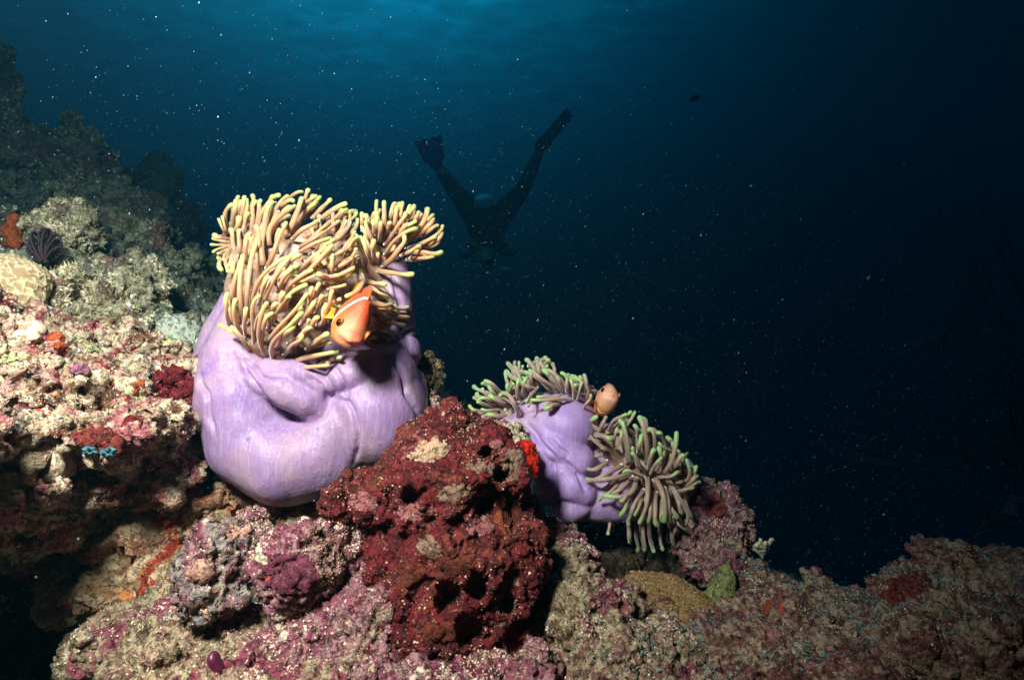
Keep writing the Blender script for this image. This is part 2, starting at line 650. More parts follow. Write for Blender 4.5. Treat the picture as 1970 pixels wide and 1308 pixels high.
def chips(rock_o, name, n, size, palette, seed=0, kind='chip', cond=None, mat=None, clump=None):
    """sediment grains, turf filaments or lacy blades growing on a rock: too small and too many to count"""
    rs = np.random.default_rng(seed + 500)
    V, Q = o_data[rock_o.name]
    cnd = cond
    if clump:
        sc, lo = clump
        def cnd(cen, nor, px, py):
            w = np.clip((fbm(cen * sc, 3, seed=seed + 31) - lo) * 8, 0, 1) + 0.02
            return w * (cond(cen, nor, px, py) if cond else 1)
    r = scatter_points(V, Q, n, rs, cnd)
    if r is None:
        return None
    p, nr = r
    sz = rs.uniform(size[0], size[1], n) ** 1.0
    rnd = rs.normal(size=(n, 3))
    tg = np.cross(nr, rnd)
    tg /= np.maximum(np.linalg.norm(tg, axis=1, keepdims=True), 1e-9)
    bt = np.cross(nr, tg)
    if kind == 'chip':           # irregular grain, four corners
        base = [(1, 0, -.1), (-.5, .8, 0), (-.6, -.8, -.1), (0, 0, .9)]
        tri = [(0, 1, 3), (1, 2, 3), (2, 0, 3)]
        nv = 4
    elif kind == 'hair':         # thin filament
        base = [(.10, 0, -.1), (-.06, .10, -.1), (-.06, -.10, -.1), (0.5, 0, 2.2)]
        tri = [(0, 1, 3), (1, 2, 3), (2, 0, 3)]
        nv = 4
    else:                        # curled lobed blade
        base = [(-.2, 0, -.1), (.2, 0, -.1), (-.9, .35, .7), (0, .1, .6), (.9, .4, .75), (-1.3, .9, 1.3), (.1, .5, .95), (1.3, 1.0, 1.2)]
        tri = [(0, 1, 3), (0, 3, 2), (1, 4, 3), (2, 3, 6), (2, 6, 5), (3, 4, 6), (4, 7, 6)]
        nv = 8
    W = np.zeros((n, nv, 3))
    for j, (a, b, c) in enumerate(base):
        jx, jy, jz = (rs.normal(size=(3, n, 1)) * 0.25)
        W[:, j] = p + ((a + jx) * tg + (b + jy) * bt + (c + jz * 0.6) * nr) * sz[:, None]
    T = (np.array(tri)[None] + (np.arange(n) * nv)[:, None, None]).reshape(-1, 3)
    c0 = np.array(rock_o.matrix_basis.translation) if rock_o.parent is None else np.zeros(3)
    c0 = np.array(rock_o.location)
    me = mesh_from(name, W.reshape(-1, 3) - c0, tris=T, smooth=(kind == 'blade'))
    pal = np.array([q[:3] for q in palette])
    cc = pal[rs.integers(len(pal), size=n)] * rs.uniform(0.7, 1.2, (n, 1))
    col = np.ones((n * nv, 4), dtype=np.float32)
    col[:, :3] = np.repeat(np.clip(cc, 0, 0.9), nv, 0)
    at = me.attributes.new('col', 'FLOAT_COLOR', 'POINT')
    at.data.foreach_set('color', col.ravel())
    o = obj(name, me, mat or M['chip'], rock_o)
    o['kind'] = 'stuff'
    return o


PAL_SAND = [lin(228, 214, 186), lin(206, 188, 156), lin(238, 228, 206), lin(190, 160, 130), lin(214, 180, 170)]
PAL_RED = [lin(100, 32, 32), lin(150, 96, 84), lin(76, 22, 24), lin(120, 58, 42), lin(196, 166, 142), lin(86, 26, 28)]
PAL_PINK = [lin(150, 76, 98), lin(176, 126, 124), lin(190, 168, 142), lin(110, 46, 64), lin(206, 190, 164)]
PAL_BLUE = [lin(104, 114, 112), lin(122, 128, 120), lin(86, 98, 98), lin(134, 134, 118)]
PAL_TURF = [lin(150, 132, 96), lin(190, 170, 130), lin(120, 100, 70), lin(210, 190, 150)]
PAL_LEDGE = PAL_SAND + [lin(170, 60, 70), lin(206, 130, 120), lin(150, 160, 150), lin(212, 120, 80)]


# ================================================================== the seabed (one sheet, slope falling away to the right)
def seabed():
    nu, ny = 480, 390
    u = np.linspace(-1, 1, nu)
    u = 1.05 * u + 1.35 * u ** 5
    ys = 0.42 * (9.6 / 0.42) ** (np.linspace(0, 1, ny) ** 1.15)
    U, Y = np.meshgrid(u, ys)
    X = U * np.minimum(Y, 5.2)
    near = np.clip((1.32 - Y) / 0.35, 0, 1)
    near = near * near * (3 - 2 * near)
    slope = -0.34 - 0.50 * X - 0.04 * (Y - 1)
    slope = np.where(X > 0.15, np.minimum(slope, -0.46 - 0.50 * (X - 0.15)), slope)
    slope = np.maximum(slope, -7 + 0.1 * slope)
    slope = np.minimum(slope, 0.9 + 0.25 * slope)
    slope = slope - 0.62 * np.maximum(0, Y - 2.6) - 0.1 * np.maximum(0, Y - 1.8) * (X > -1)
    flat = -0.56 - 0.10 * np.clip(X, -1, 1.2) * (X > 0) - 0.05 * (X < -0.2)
    Z = slope * (1 - near) + np.minimum(flat, slope + 0.3) * near
    V = np.stack([X.ravel(), Y.ravel(), Z.ravel()], 1).astype(np.float32)
    i = np.arange(nu * ny).reshape(ny, nu)
    Q = np.stack([i[:-1, :-1].ravel(), i[:-1, 1:].ravel(), i[1:, 1:].ravel(), i[1:, :-1].ravel()], 1)
    N = vnormals(V, Q)
    amp = np.clip(V[:, 1:2] / 1.6, 0.4, 1.6)
    d = 0.11 * fbm(V * 2.6, 3, seed=3)[:, None] + 0.09 * fbm(V * 7, 4, 0.6, seed=5, billow=True)[:, None] * -1.4 + 0.030 * fbm(V * 30, 3, 0.6, seed=8, billow=True)[:, None]
    V = V + N * d * amp
    N = vnormals(V, Q)
    V = V + N * (0.006 * fbm(V * 90, 2, seed=12)[:, None])
    me = mesh_from('seabed', V, quads=Q)
    o = obj('seabed', me, M['sea'])
    tag(o, 'pale rubble seabed sloping down to the right into dark water', 'seabed', kind='structure')
    o_data[o.name] = (V, Q)
    return o


sb = seabed()
g = chips(sb, 'sediment', 9000, (0.003, 0.008), PAL_SAND + PAL_TURF, 1, cond=lambda c, n, px, py: (c[:, 1] < 3.2) * 1.0 / np.maximum(c[:, 1], .5) ** 2)

# ================================================================== rocks and reef
ledge = rock('reef_ledge', [
    (70, 700, 0.98, 150, 95), (210, 770, 0.93, 130, 70), (330, 775, 0.97, 70, 75), (60, 800, 0.86, 130, 95), (190, 830, 0.80, 110, 55),
    (300, 830, 0.88, 90, 50), (10, 905, 0.78, 95, 85), (-170, 760, 0.80, 220, 200), (-210, 960, 0.70, 170, 190), (110, 660, 1.15, 110, 60),
    (-40, 1010, 0.80, 60, 70), (-10, 625, 1.15, 90, 60), (40, 720, 0.80, 70, 40), (250, 700, 1.1, 110, 60), (-320, 900, 0.55, 200, 260),
    (110, 925, 0.88, 110, 50), (245, 893, 0.92, 110, 42), (20, 1005, 0.84, 85, 70), (340, 870, 0.98, 70, 40), (90, 990, 0.92, 70, 40)],
    0.0038, M['ledge'], seed=1, knobs=130, knob_r=(0.008, 0.034), big=(0.034, 11), mid=(0.016, 32), fine=(0.0075, 85), wor=(0.026, 18), sm=2)
tag(ledge, 'brightly lit ledge of pink, cream and maroon encrusted rock overhanging the dark hollow', 'rock')
chips(ledge, 'sediment', 9000, (0.0008, 0.0026), PAL_LEDGE, 2, clump=(14, -0.05))
chips(ledge, 'turf', 5000, (0.0012, 0.0030), PAL_SAND + PAL_TURF, 3, kind='hair', clump=(10, 0.0))
chips(ledge, 'lacy_algae', 3200, (0.0010, 0.0026), PAL_BLUE, 4, kind='blade', clump=(8, 0.2), mat=M['blade'])

hollow = rock('cave_rock', [
    (330, 1010, 1.02, 130, 90), (150, 1030, 1.02, 150, 70), (470, 960, 1.08, 120, 70), (250, 1130, .95, 130, 60), (560, 1010, 1.04, 110, 60), (60, 960, 1.04, 120, 60), (330, 1110, .92, 60, 50), (420, 1000, 1.0, 60, 50)],
    0.0055, mat_rock('hollow_growth', [(0.30, lin(120, 60, 40)), (0.42, lin(180, 140, 104)), (0.50, lin(206, 180, 146)), (0.58, lin(150, 96, 70)), (0.68, lin(190, 150, 120))], 9, SAND, 0.55, [(9, 0.58, 0.63, lin(150, 50, 34)), (12, 0.62, 0.66, lin(196, 110, 56))], dark=0.4), seed=4, knobs=40, knob_r=(0.015, 0.04), big=(0.03, 10), mid=(0.016, 30), fine=(0.004, 110), wor=(0.02, 18))
tag(hollow, 'dim encrusted rock in the shadowed hollow below the bright ledge', 'rock')
chips(hollow, 'sponge_crust', 2500, (0.003, 0.008), [lin(150, 40, 30), lin(170, 84, 40), lin(120, 100, 76)], 5, clump=(9, 0.1))

red = rock('red_rock', [
    (870, 930, 0.86, 150, 105), (736, 945, 0.84, 76, 46, None, -8), (870, 850, 0.90, 85, 62, None, 10), (945, 897, 0.92, 66, 68), (900, 1060, 0.83, 150, 110),
    (860, 1170, 0.80, 145, 90), (965, 1010, 0.88, 56, 105), (790, 1040, 0.85, 95, 80), (960, 1180, 0.84, 90, 90), (708, 955, 0.83, 46, 42), (900, 1280, 0.80, 120, 70)],
    0.0030, M['red'], seed=11, knobs=40, knob_r=(0.010, 0.030), big=(0.022, 12), mid=(0.009, 30), fine=(0.0042, 120), wor=(0.010, 20),
    pits=[(932, 968, 0.8, 22, 0.08), (862, 1152, 0.74, 30, 0.07), (918, 1130, 0.76, 24, 0.06), (975, 1165, 0.78, 20, 0.06), (965, 915, 0.82, 17, 0.08),
          (790, 955, 0.8, 18, 0.06), (880, 1010, 0.78, 22, 0.03), (935, 870, 0.85, 14, 0.06), (905, 1215, 0.75, 34, 0.06)])
tag(red, 'large dark red pitted rock standing in front between the two anemones', 'rock')
chips(red, 'sediment', 5500, (0.0008, 0.0024), PAL_RED, 6, clump=(14, 0.02))
chips(red, 'turf', 3500, (0.0008, 0.0020), [lin(204, 180, 150), lin(170, 130, 110), lin(140, 56, 50)], 7, kind='hair', clump=(11, 0.06))
pp = crust('crust_patch', red, 826, 868, 44, 24, 0.005, mat_rock('cream_orange_crust', [(0.3, lin(160, 90, 60)), (0.5, lin(186, 156, 130)), (0.65, lin(170, 120, 92))], 24, PALE, 0.6), 13, -18)
pp.parent = red
pp.location = np.array(pp.location) - np.array(red.location)
pp['label'] = 'cream and orange crust patch'
cr_a = mat_rock('silty_cream_crust', [(0.3, lin(100, 56, 48)), (0.5, lin(146, 116, 96)), (0.65, lin(112, 66, 56))], 26, PALE, 0.60, [], fine=230)
cr_b = mat_rock('burnt_orange_crust', [(0.3, lin(74, 26, 20)), (0.5, lin(108, 48, 34)), (0.65, lin(88, 34, 28))], 22, lin(200, 150, 120), 0.62, [], fine=230)
cr_c = mat_rock('dusky_pink_crust', [(0.3, lin(120, 50, 56)), (0.5, lin(164, 96, 96)), (0.65, lin(130, 60, 66))], 24, PALE, 0.58, [], fine=230)
for x, y, rx, ry, mt, rot in ((925, 905, 34, 20, cr_a, 10), (872, 950, 40, 20, cr_a, -20), (826, 1052, 30, 22, cr_a, 30), (790, 1110, 40, 34, cr_b, 0), (870, 1085, 46, 26, cr_b, 10), (985, 895, 24, 34, cr_a, 10),
                              (735, 930, 34, 22, cr_b, 0), (700, 965, 34, 22, cr_c, 10), (930, 1010, 40, 22, cr_c, -30), (800, 985, 40, 20, cr_c, 0), (850, 1215, 46, 24, cr_b, 0), (985, 985, 20, 34, cr_b, 0), (960, 860, 22, 12, cr_c, 30)):
    q = crust('crust_patch', red, x, y, rx, ry, 0.0030, mt, int(x * 3 + y), rot)
    q.parent = red
    q.location = np.array(q.location) - np.array(red.location)

KNOBS = [
    ('knobbly_rock', [(410, 1100, 0.765, 66, 88), (425, 1045, 0.79, 60, 42), (395, 1140, 0.755, 52, 50)], M['knob'], 21, 'round grey and pink knobbly rock at the foot of the hollow'),
    ('knobbly_rock', [(575, 1085, 0.775, 88, 72), (560, 1112, 0.765, 60, 46), (640, 1055, 0.82, 52, 42)], M['pink'], 22, 'mauve coralline rock with a dark slit beside the red rock'),
    ('knobbly_rock', [(480, 1005, 0.92, 34, 26), (495, 1035, 0.90, 36, 30)], M['pink'], 23, 'small crimson knob just under the big purple anemone'),
    ('bank_rock', [(640, 1200, 0.80, 130, 90, None, -30), (720, 1240, 0.76, 90, 110), (560, 1270, 0.74, 150, 60), (690, 1110, 0.84, 70, 60)], M['pink'], 24, 'sloping pink and cream bank at the left foot of the red rock'),
    ('bank_rock', [(330, 1255, 0.78, 130, 70), (230, 1230, 0.84, 110, 60, None, -22), (440, 1220, 0.80, 110, 50), (300, 1180, 0.86, 70, 36)], M['rubble'], 25, 'sandy bank running down into the black hollow'),
    ('bank_rock', [(400, 1335, 0.64, 170, 55), (560, 1345, 0.64, 150, 45)], M['rubble'], 26, 'blurred sandy turf at the bottom edge before the bank'),
    ('pink_rock', [(1085, 1066, 0.98, 50, 52), (1056, 1030, 0.98, 32, 40), (1110, 1110, 0.96, 55, 55)], M['pink'], 27, 'pink crusted rock carrying the foot of the smaller anemone'),
    ('rubble_rock', [(1120, 1200, 0.84, 95, 85), (1170, 1270, 0.80, 110, 80), (1090, 1130, 0.90, 70, 60), (1240, 1290, 0.78, 130, 70), (1180, 1180, 0.90, 60, 50)], M['rubble'], 28, 'cream and pink rubble slope to the right of the red rock'),
    ('shadow_rock', [(1200, 1070, 1.26, 80, 50), (1290, 1085, 1.22, 75, 50), (1180, 1110, 1.16, 60, 40), (1250, 1050, 1.3, 110, 50)], M['dark'], 29, 'rock coloured dark for the shadow under the drooping tentacles'),  # dark material stands in for the shade below the anemone
    ('crusted_rock', [(1370, 985, 1.16, 62, 50), (1405, 1010, 1.14, 42, 50), (1350, 1040, 1.12, 60, 45), (1380, 1080, 1.08, 62, 46), (1340, 960, 1.22, 45, 40), (1400, 950, 1.18, 18, 22)], M['pink'], 30, 'pink and grey crusted rock rising beyond the drooping tentacles'),
    ('crusted_rock', [(1430, 1115, 1.06, 60, 40), (1470, 1135, 1.02, 55, 38), (1410, 1090, 1.08, 40, 40)], M['right'], 31, 'rusty brown lump beside the green horn coral'),
    ('mound_rock', [(1830, 1170, 0.92, 150, 85), (1925, 1130, 0.95, 90, 62), (1720, 1215, 0.90, 110, 62), (1806, 1096, 0.96, 26, 32), (1640, 1240, 0.86, 120, 55), (1890, 1280, 0.80, 190, 110), (2000, 1190, 0.86, 110, 110)], M['right'], 32, 'dark brown mound with bluish algae in the lower right corner'),
    ('rubble_rock', [(1420, 1210, 0.92, 150, 45), (1520, 1190, 0.94, 120, 42), (1400, 1275, 0.82, 160, 60), (1570, 1290, 0.78, 150, 62), (1340, 1200, 0.94, 70, 40), (1560, 1160, 1.0, 90, 30)], M['right'], 33, 'low reddish rubble between the brown dome coral and the mound'),
    ('rubble_rock', [(950, 1330, 0.70, 120, 60), (1020, 1290, 0.74, 60, 40), (800, 1335, 0.66, 120, 45)], M['pink'], 34, 'pink chunk at the bottom edge under the red rock'),
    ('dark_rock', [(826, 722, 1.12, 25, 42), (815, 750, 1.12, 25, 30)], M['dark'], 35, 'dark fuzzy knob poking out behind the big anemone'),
    ('pink_rock', [(822, 775, 1.06, 22, 22), (830, 800, 1.02, 26, 20), (850, 790, 1.08, 20, 18)], M['pink'], 36, 'small pink knob between the big anemone and the red rock'),
    ('crusted_rock', [(965, 835, 1.05, 48, 26, None, 12), (990, 870, 1.02, 40, 36), (930, 850, 1.04, 40, 30)], M['ledge'], 37, 'cream and maroon crusted stone wedged behind the top of the red rock'),
]
for nm, lobes, mt, sd, lab in KNOBS:
    bigr = max(l[3] for l in lobes) * lobes[0][2] / F
    o = rock(nm, lobes, 0.0034 if bigr < 0.11 else 0.0040, mt, seed=sd, knobs=int(10 + 150 * bigr), knob_r=(0.06 * bigr + 0.002, 0.20 * bigr + 0.004),
             big=(0.16 * bigr, 1.6 / bigr), mid=(0.010, 44), fine=(0.0058, 100), wor=(0.012, 32), sm=2)
    tag(o, lab, 'rock')
    if nm == 'shadow_rock':
        continue
    n = int(2000 + 26000 * bigr)
    pal = {'dark_brown_fuzzy': PAL_TURF, 'brown_mound_growth': PAL_TURF + PAL_PINK}.get(mt.name, PAL_PINK + PAL_SAND)
    chips(o, 'sediment', n // 2, (0.0007, 0.0022), pal, sd, clump=(12, 0.10))
    chips(o, 'turf', n // 2, (0.0009, 0.0022), PAL_TURF, sd + 50, kind='hair', clump=(9, -0.02))
    if mt is M['right']:
        chips(o, 'lacy_algae', 2200, (0.0012, 0.0034), PAL_BLUE, sd, kind='blade', clump=(10, 0.06), mat=M['blade'])
    if nm == 'rubble_rock' and mt is M['rubble']:
        chips(o, 'lacy_algae', 300, (0.002, 0.004), PAL_BLUE, sd, kind='blade', clump=(8, 0.1), mat=M['blade'])

MID = [
    ('reef_outcrop', [(150, 560, 1.36, 60, 50), (235, 570, 1.34, 66, 58), (200, 640, 1.22, 80, 56), (262, 525, 1.45, 50, 44), (290, 600, 1.36, 34, 36), (150, 640, 1.2, 80, 46)], 41, 'knobbly green-grey outcrop behind the bright ledge'),
    ('reef_outcrop', [(130, 480, 1.45, 24, 50, None, 12), (115, 522, 1.42, 36, 36)], 42, 'upright lilac-tipped stub next to the feather star'),
    ('reef_outcrop', [(340, 660, 1.55, 40, 32), (400, 610, 1.9, 60, 40), (350, 590, 2.1, 70, 35), (330, 720, 1.3, 60, 22)], 43, 'low grey rubble on the sand beside the big anemone'),
    ('reef_outcrop', [(250, 470, 2.1, 70, 50), (180, 450, 2.2, 70, 60), (300, 540, 2.1, 60, 45), (60, 500, 1.9, 90, 60)], 44, 'mid-distance reef slope below the far reef head'),
    ('reef_outcrop', [(395, 560, 2.6, 60, 36), (430, 540, 2.8, 40, 30), (340, 520, 2.7, 60, 40), (300, 460, 2.8, 40, 40)], 45, 'dim teal rubble heap seen past the left side of the big anemone'),
    ('reef_outcrop', [(105, 590, 1.18, 36, 30), (130, 615, 1.14, 40, 30), (175, 600, 1.22, 40, 30)], 46, 'cream knobbly rock right of the golden brain coral'),
    ('reef_outcrop', [(40, 430, 2.1, 60, 40), (100, 400, 2.2, 60, 40), (10, 470, 1.95, 40, 30)], 47, 'grey rock shelf carrying the orange sponge column'),
]
for nm, lobes, sd, lab in MID:
    o = rock(nm, lobes, 0.0060, M['slope'], seed=sd, knobs=26, knob_r=(0.015, 0.05), big=(0.035, 8), mid=(0.024, 24), fine=(0.009, 70), wor=(0.02, 16), sm=2)
    tag(o, lab, 'rock')
    chips(o, 'sediment', 4000, (0.002, 0.006), PAL_SAND + PAL_TURF, sd, clump=(9, -0.05))
    chips(o, 'turf', 2500, (0.003, 0.007), PAL_TURF, sd + 50, kind='hair')

far = rock('reef_outcrop', [
    (70, 350, 2.7, 120, 95), (165, 325, 2.75, 50, 65), (20, 290, 2.8, 80, 62), (190, 390, 2.6, 70, 60), (60, 430, 2.5, 140, 70), (-4, 190, 2.5, 14, 70), (-4, 130, 2.5, 12, 24),
    (-100, 320, 2.5, 100, 130), (240, 440, 2.6, 60, 55), (140, 262, 2.8, 22, 24)], 0.011, M['far'], seed=51, knobs=70, knob_r=(0.02, 0.07), big=(0.05, 5), mid=(0.04, 13), fine=(0.014, 44), wor=(0.05, 9))
tag(far, 'tall grey-green reef head rising at the upper left edge', 'reef')
chips(far, 'sediment', 5000, (0.004, 0.012), PAL_SAND + PAL_TURF, 51, clump=(5, -0.05))
sandp = crust('sand', sb, 345, 640, 95, 48, 0.006, mat_rock('pale_sand', [(0.3, lin(186, 180, 160)), (0.5, lin(220, 214, 196)), (0.7, lin(200, 194, 176))], 8, PALE, 0.6, [], fine=140, dark=0.15), 57, 12, 0.6)
tag(sandp, 'pale sand pocket on the slope behind the big anemone', 'sand', kind='structure')
far2 = rock('reef_outcrop', [(285, 375, 4.2, 40, 50), (330, 430, 4.2, 70, 40), (250, 420, 4.2, 60, 60)], 0.03, M['far'], seed=52, knobs=20, knob_r=(0.05, 0.13), big=(0.12, 3), mid=(0.07, 8), fine=(0.02, 30))
tag(far2, 'dim distant reef lump fading into the water behind the reef head', 'reef')


# ================================================================== anemones
def mat_tentacle(name, base, mid_, tip):
    k = NT(name)
    a = k.node('ShaderNodeAttribute', attribute_name='t')
    oi = k.node('ShaderNodeObjectInfo')
    shift = k.math('MULTIPLY', k.math('SUBTRACT', oi.outputs['Random'], 0.5), 0.26)
    tv = k.math('ADD', k.math('ADD', a.outputs['Fac'], shift), k.math('MULTIPLY', k.math('SUBTRACT', k.noise(55, 2), 0.5), 0.12))
    c = k.ramp(tv, [(0.0, base), (0.45, mid_), (0.70, mid_), (0.95, tip), (1.0, tip)])
    c = k.mix(k.math('MULTIPLY', oi.outputs['Random'], 0.30), c, base)
    c = k.mix(k.math('MULTIPLY', k.noise(160, 3, 0.6), 0.35), c, k.mix(0.4, c, (0.9, 0.85, 0.75, 1)))
    k.base(c)
    k.set(Roughness=0.42, Subsurface_Weight=0.75, Subsurface_Scale=0.016)
    k.b.inputs['Subsurface Radius'].default_value = (1.0, 0.6, 0.3)
    k.b.inputs['Specular IOR Level'].default_value = 0.3
    k.b.inputs['Sheen Weight'].default_value = 0.55
    k.b.inputs['Sheen Roughness'].default_value = 0.35
    return k.m


M['tent_big'] = mat_tentacle('tan_tentacle', lin(140, 90, 60), lin(182, 134, 90), lin(178, 192, 106))
M['tent_small'] = mat_tentacle('grey_brown_tentacle', lin(140, 104, 88), lin(156, 124, 110), lin(138, 190, 106))


def mat_column(name, a, b, c):
    k = NT(name)
    n1 = k.noise(7, 3, 0.5, 0.6)
    cc = k.mix(k.step(n1, 0.36, 0.64), a, b)
    cc = k.mix(k.math('MULTIPLY', k.step(k.noise(11, 4, 0.55, 1.2), 0.56, 0.72), 0.40), cc, c)
    # fine muscle striations round the column
    mpn = k.node('ShaderNodeMapping')
    mpn.inputs['Scale'].default_value = (300, 300, 10)
    k.link(k.tc.outputs['Object'], mpn.inputs[0])
    s = k.noise(1.0, 2, 0.5, 0.2, mpn.outputs[0])
    cc = k.mix(k.math('MULTIPLY', k.step(s, 0.45, 0.75), 0.26), cc, k.mix(0.5, cc, lin(230, 220, 240)))
    cc = k.mix(k.math('MULTIPLY', k.step(k.noise(34, 5, 0.65), 0.45, 0.75), 0.30), cc, k.mix(0.6, cc, lin(120, 84, 150)))
    # short dark dashes
    mp2 = k.node('ShaderNodeMapping')
    mp2.inputs['Scale'].default_value = (26, 26, 70)
    k.link(k.tc.outputs['Object'], mp2.inputs[0])
    v = k.voro(1.0, vec=mp2.outputs[0])
    cc = k.mix(k.math('MULTIPLY', k.math('SUBTRACT', 1.0, k.step(v.outputs['Distance'], 0.08, 0.13)), 0.35), cc, lin(96, 74, 150))
    k.base(cc)
    k.set(Roughness=0.46, Subsurface_Weight=0.45, Subsurface_Scale=0.015)
    k.b.inputs['Subsurface Radius'].default_value = (1.0, 0.5, 0.6)
    k.b.inputs['Specular IOR Level'].default_value = 0.3
    wart = k.math('SUBTRACT', 1.0, k.step(k.voro(95).outputs['Distance'], 0.10, 0.34))
    k.bump(k.math('ADD', k.math('ADD', k.math('MULTIPLY', s, 0.55), k.math('MULTIPLY', k.noise(190, 3), 0.6)), k.math('MULTIPLY', wart, 0.35)), 0.32, 0.003)
    return k.m


M['col_big'] = mat_column('lavender_column', lin(142, 110, 154), lin(162, 130, 150), lin(110, 78, 158))
M['col_small'] = mat_column('violet_column', lin(166, 130, 188), lin(186, 150, 184), lin(144, 108, 196))
kk = NT('oral_disc_brown')
kk.base(kk.mix(kk.step(kk.noise(40, 4), 0.4, 0.65), lin(120, 84, 62), lin(186, 156, 140)))
kk.set(Roughness=0.6, Subsurface_Weight=0.2, Subsurface_Scale=0.008)
kk.bump(kk.noise(90, 3), 0.5, 0.004)
M['disc'] = kk.m


def crease(V, Q, lines, w, depth, bulge=0.18):
    '''press narrow folds into a soft body along curves, with a swelling on both sides'''
    N = vnormals(V, Q)
    view = -V / np.linalg.norm(V, axis=1, keepdims=True)
    front = np.clip((N * view).sum(1) * 4 + 0.4, 0, 1)
    px = 985 + V[:, 0] / V[:, 1] * F
    py = 654 - V[:, 2] / V[:, 1] * F
    for ln in lines:
        best = np.full(len(V), 1e9)
        end = np.ones(len(V))
        for i, (a, b) in enumerate(zip(ln[:-1], ln[1:])):
            ax, ay, dx, dy = a[0], a[1], b[0] - a[0], b[1] - a[1]
            t = np.clip(((px - ax) * dx + (py - ay) * dy) / (dx * dx + dy * dy), 0, 1)
            d = np.hypot(px - ax - t * dx, py - ay - t * dy)
            g = (i + t) / (len(ln) - 1)
            m = d < best
            end[m] = np.clip(np.sin(np.clip(g[m], 0.03, 0.97) * math.pi) * 2.2, 0.15, 1)
            best = np.minimum(best, d)
        k = end * front
        prof = -depth * np.exp(-(best / w) ** 2) + bulge * depth * np.exp(-((best - 3.2 * w) / (2.0 * w)) ** 2)
        V = V + N * (prof * k)[:, None]
    return V.astype(np.float32)


def soft(name, lobes, voxel, mat, parent, seed=0, sm=5, wrinkle=0.0024, lines=(), cw=3.4, cd=0.0085):
    s = Soup()
    for L in lobes:
        px, py, Y, rx, ry, rd = L[:6]
        k = Y / F
        s.ell(P(px, py, Y), (rx * k, rd, ry * k), rotmat(L[6] if len(L) > 6 else 0, 'Y'), sub=4)
    V, Q = remesh(s, voxel)
    V = smooth(V, Q, sm)
    N = vnormals(V, Q)
    V0 = V
    V = V + N * (wrinkle * 2 * fbm(V0 * 12, 3, 0.5, seed=seed)[:, None])
    q = V0 * np.array([60, 60, 9], dtype=np.float32)
    q = q + 2.5 * fbm(V0 * 6, 2, seed=seed + 4)[:, None]
    V = V + N * (wrinkle * 0.45 * fbm(q, 2, seed=seed + 2)[:, None])
    if lines:
        V = crease(V, Q, lines, cw, cd)
    V = smooth(V, Q, 1)
    pl = np.array(parent.location)
    return obj(name, mesh_from(name, V - pl, quads=Q), mat, parent)


def tentacle_mesh(b, m, t, r0, r1, rs, sides=9, seg=14):
    """tapering tube through base, middle and tip with a swollen rounded end; 't' runs 0 to 1 along it"""
    b, m, t = map(np.asarray, (b, m, t))
    c = 2 * m - 0.5 * (b + t)
    L = np.linalg.norm(m - b) + np.linalg.norm(t - m)
    u = np.linspace(0, 1, seg)
    C = (1 - u)[:, None] ** 2 * b + 2 * ((1 - u) * u)[:, None] * c + (u ** 2)[:, None] * t
    wv = rs.normal(size=(2, 3)) * L * 0.014
    C = C + np.sin(u * math.pi * 2)[:, None] * wv[0] * u[:, None] + np.sin(u * math.pi * 3)[:, None] * wv[1] * 0.6 * u[:, None]
    T = np.gradient(C, axis=0)
    T /= np.linalg.norm(T, axis=1, keepdims=True)
    ref = np.array([0.3, -1.0, 0.2])
    A = np.cross(T, ref)
    A /= np.linalg.norm(A, axis=1, keepdims=True)
    B = np.cross(T, A)
    rad = r0 + (r1 - r0) * np.minimum(u / 0.8, 1)
    tb = np.clip((u - 0.80) / 0.14, 0, 1)
    rad = rad * (1 + 0.16 * tb * (3 - 2 * tb) * tb)
    rad = rad * (1 + np.clip(rs.normal(), -1.6, 1.6) * 0.12) * (1 + 0.10 * np.sin(u * rs.uniform(4, 11) + rs.uniform(0, 6)))
    rings, tt = [], []
    th = np.linspace(0, 2 * math.pi, sides, endpoint=False)
    for i in range(seg):
        rings.append(C[i] + rad[i] * (np.cos(th)[:, None] * A[i] + np.sin(th)[:, None] * B[i]))
        tt += [u[i]] * sides
    for f, h in ((0.86, 0.5), (0.5, 0.87)):
        rings.append(C[-1] + T[-1] * rad[-1] * h + rad[-1] * f * (np.cos(th)[:, None] * A[-1] + np.sin(th)[:, None] * B[-1]))
        tt += [1.0] * sides
    V = np.concatenate(rings + [(C[-1] + T[-1] * rad[-1])[None]])
    tt.append(1.0)
    n = len(rings)
    Q = []
    for i in range(n - 1):
        for j in range(sides):
            k = (j + 1) % sides
            Q.append((i * sides + j, i * sides + k, (i + 1) * sides + k, (i + 1) * sides + j))
    Tr = [((n - 1) * sides + j, (n - 1) * sides + (j + 1) % sides, len(V) - 1) for j in range(sides)] + [(0, j + 1, j) for j in range(1, sides - 1)]
    return V, Q, Tr, tt


def add_tentacle(parent, mat, b, m, t, r0, r1, rs, loc):
    V, Q, Tr, tt = tentacle_mesh(b, m, t, r0, r1, rs)
    me = mesh_from('tentacle', V - loc, tris=Tr, quads=Q)
    # vertex attribute (tris first, then quads: vertex order is unchanged)
    at = me.attributes.new('t', 'FLOAT', 'POINT')
    at.data.foreach_set('value', np.array(tt, dtype=np.float32))
    return obj('tentacle', me, mat, parent)


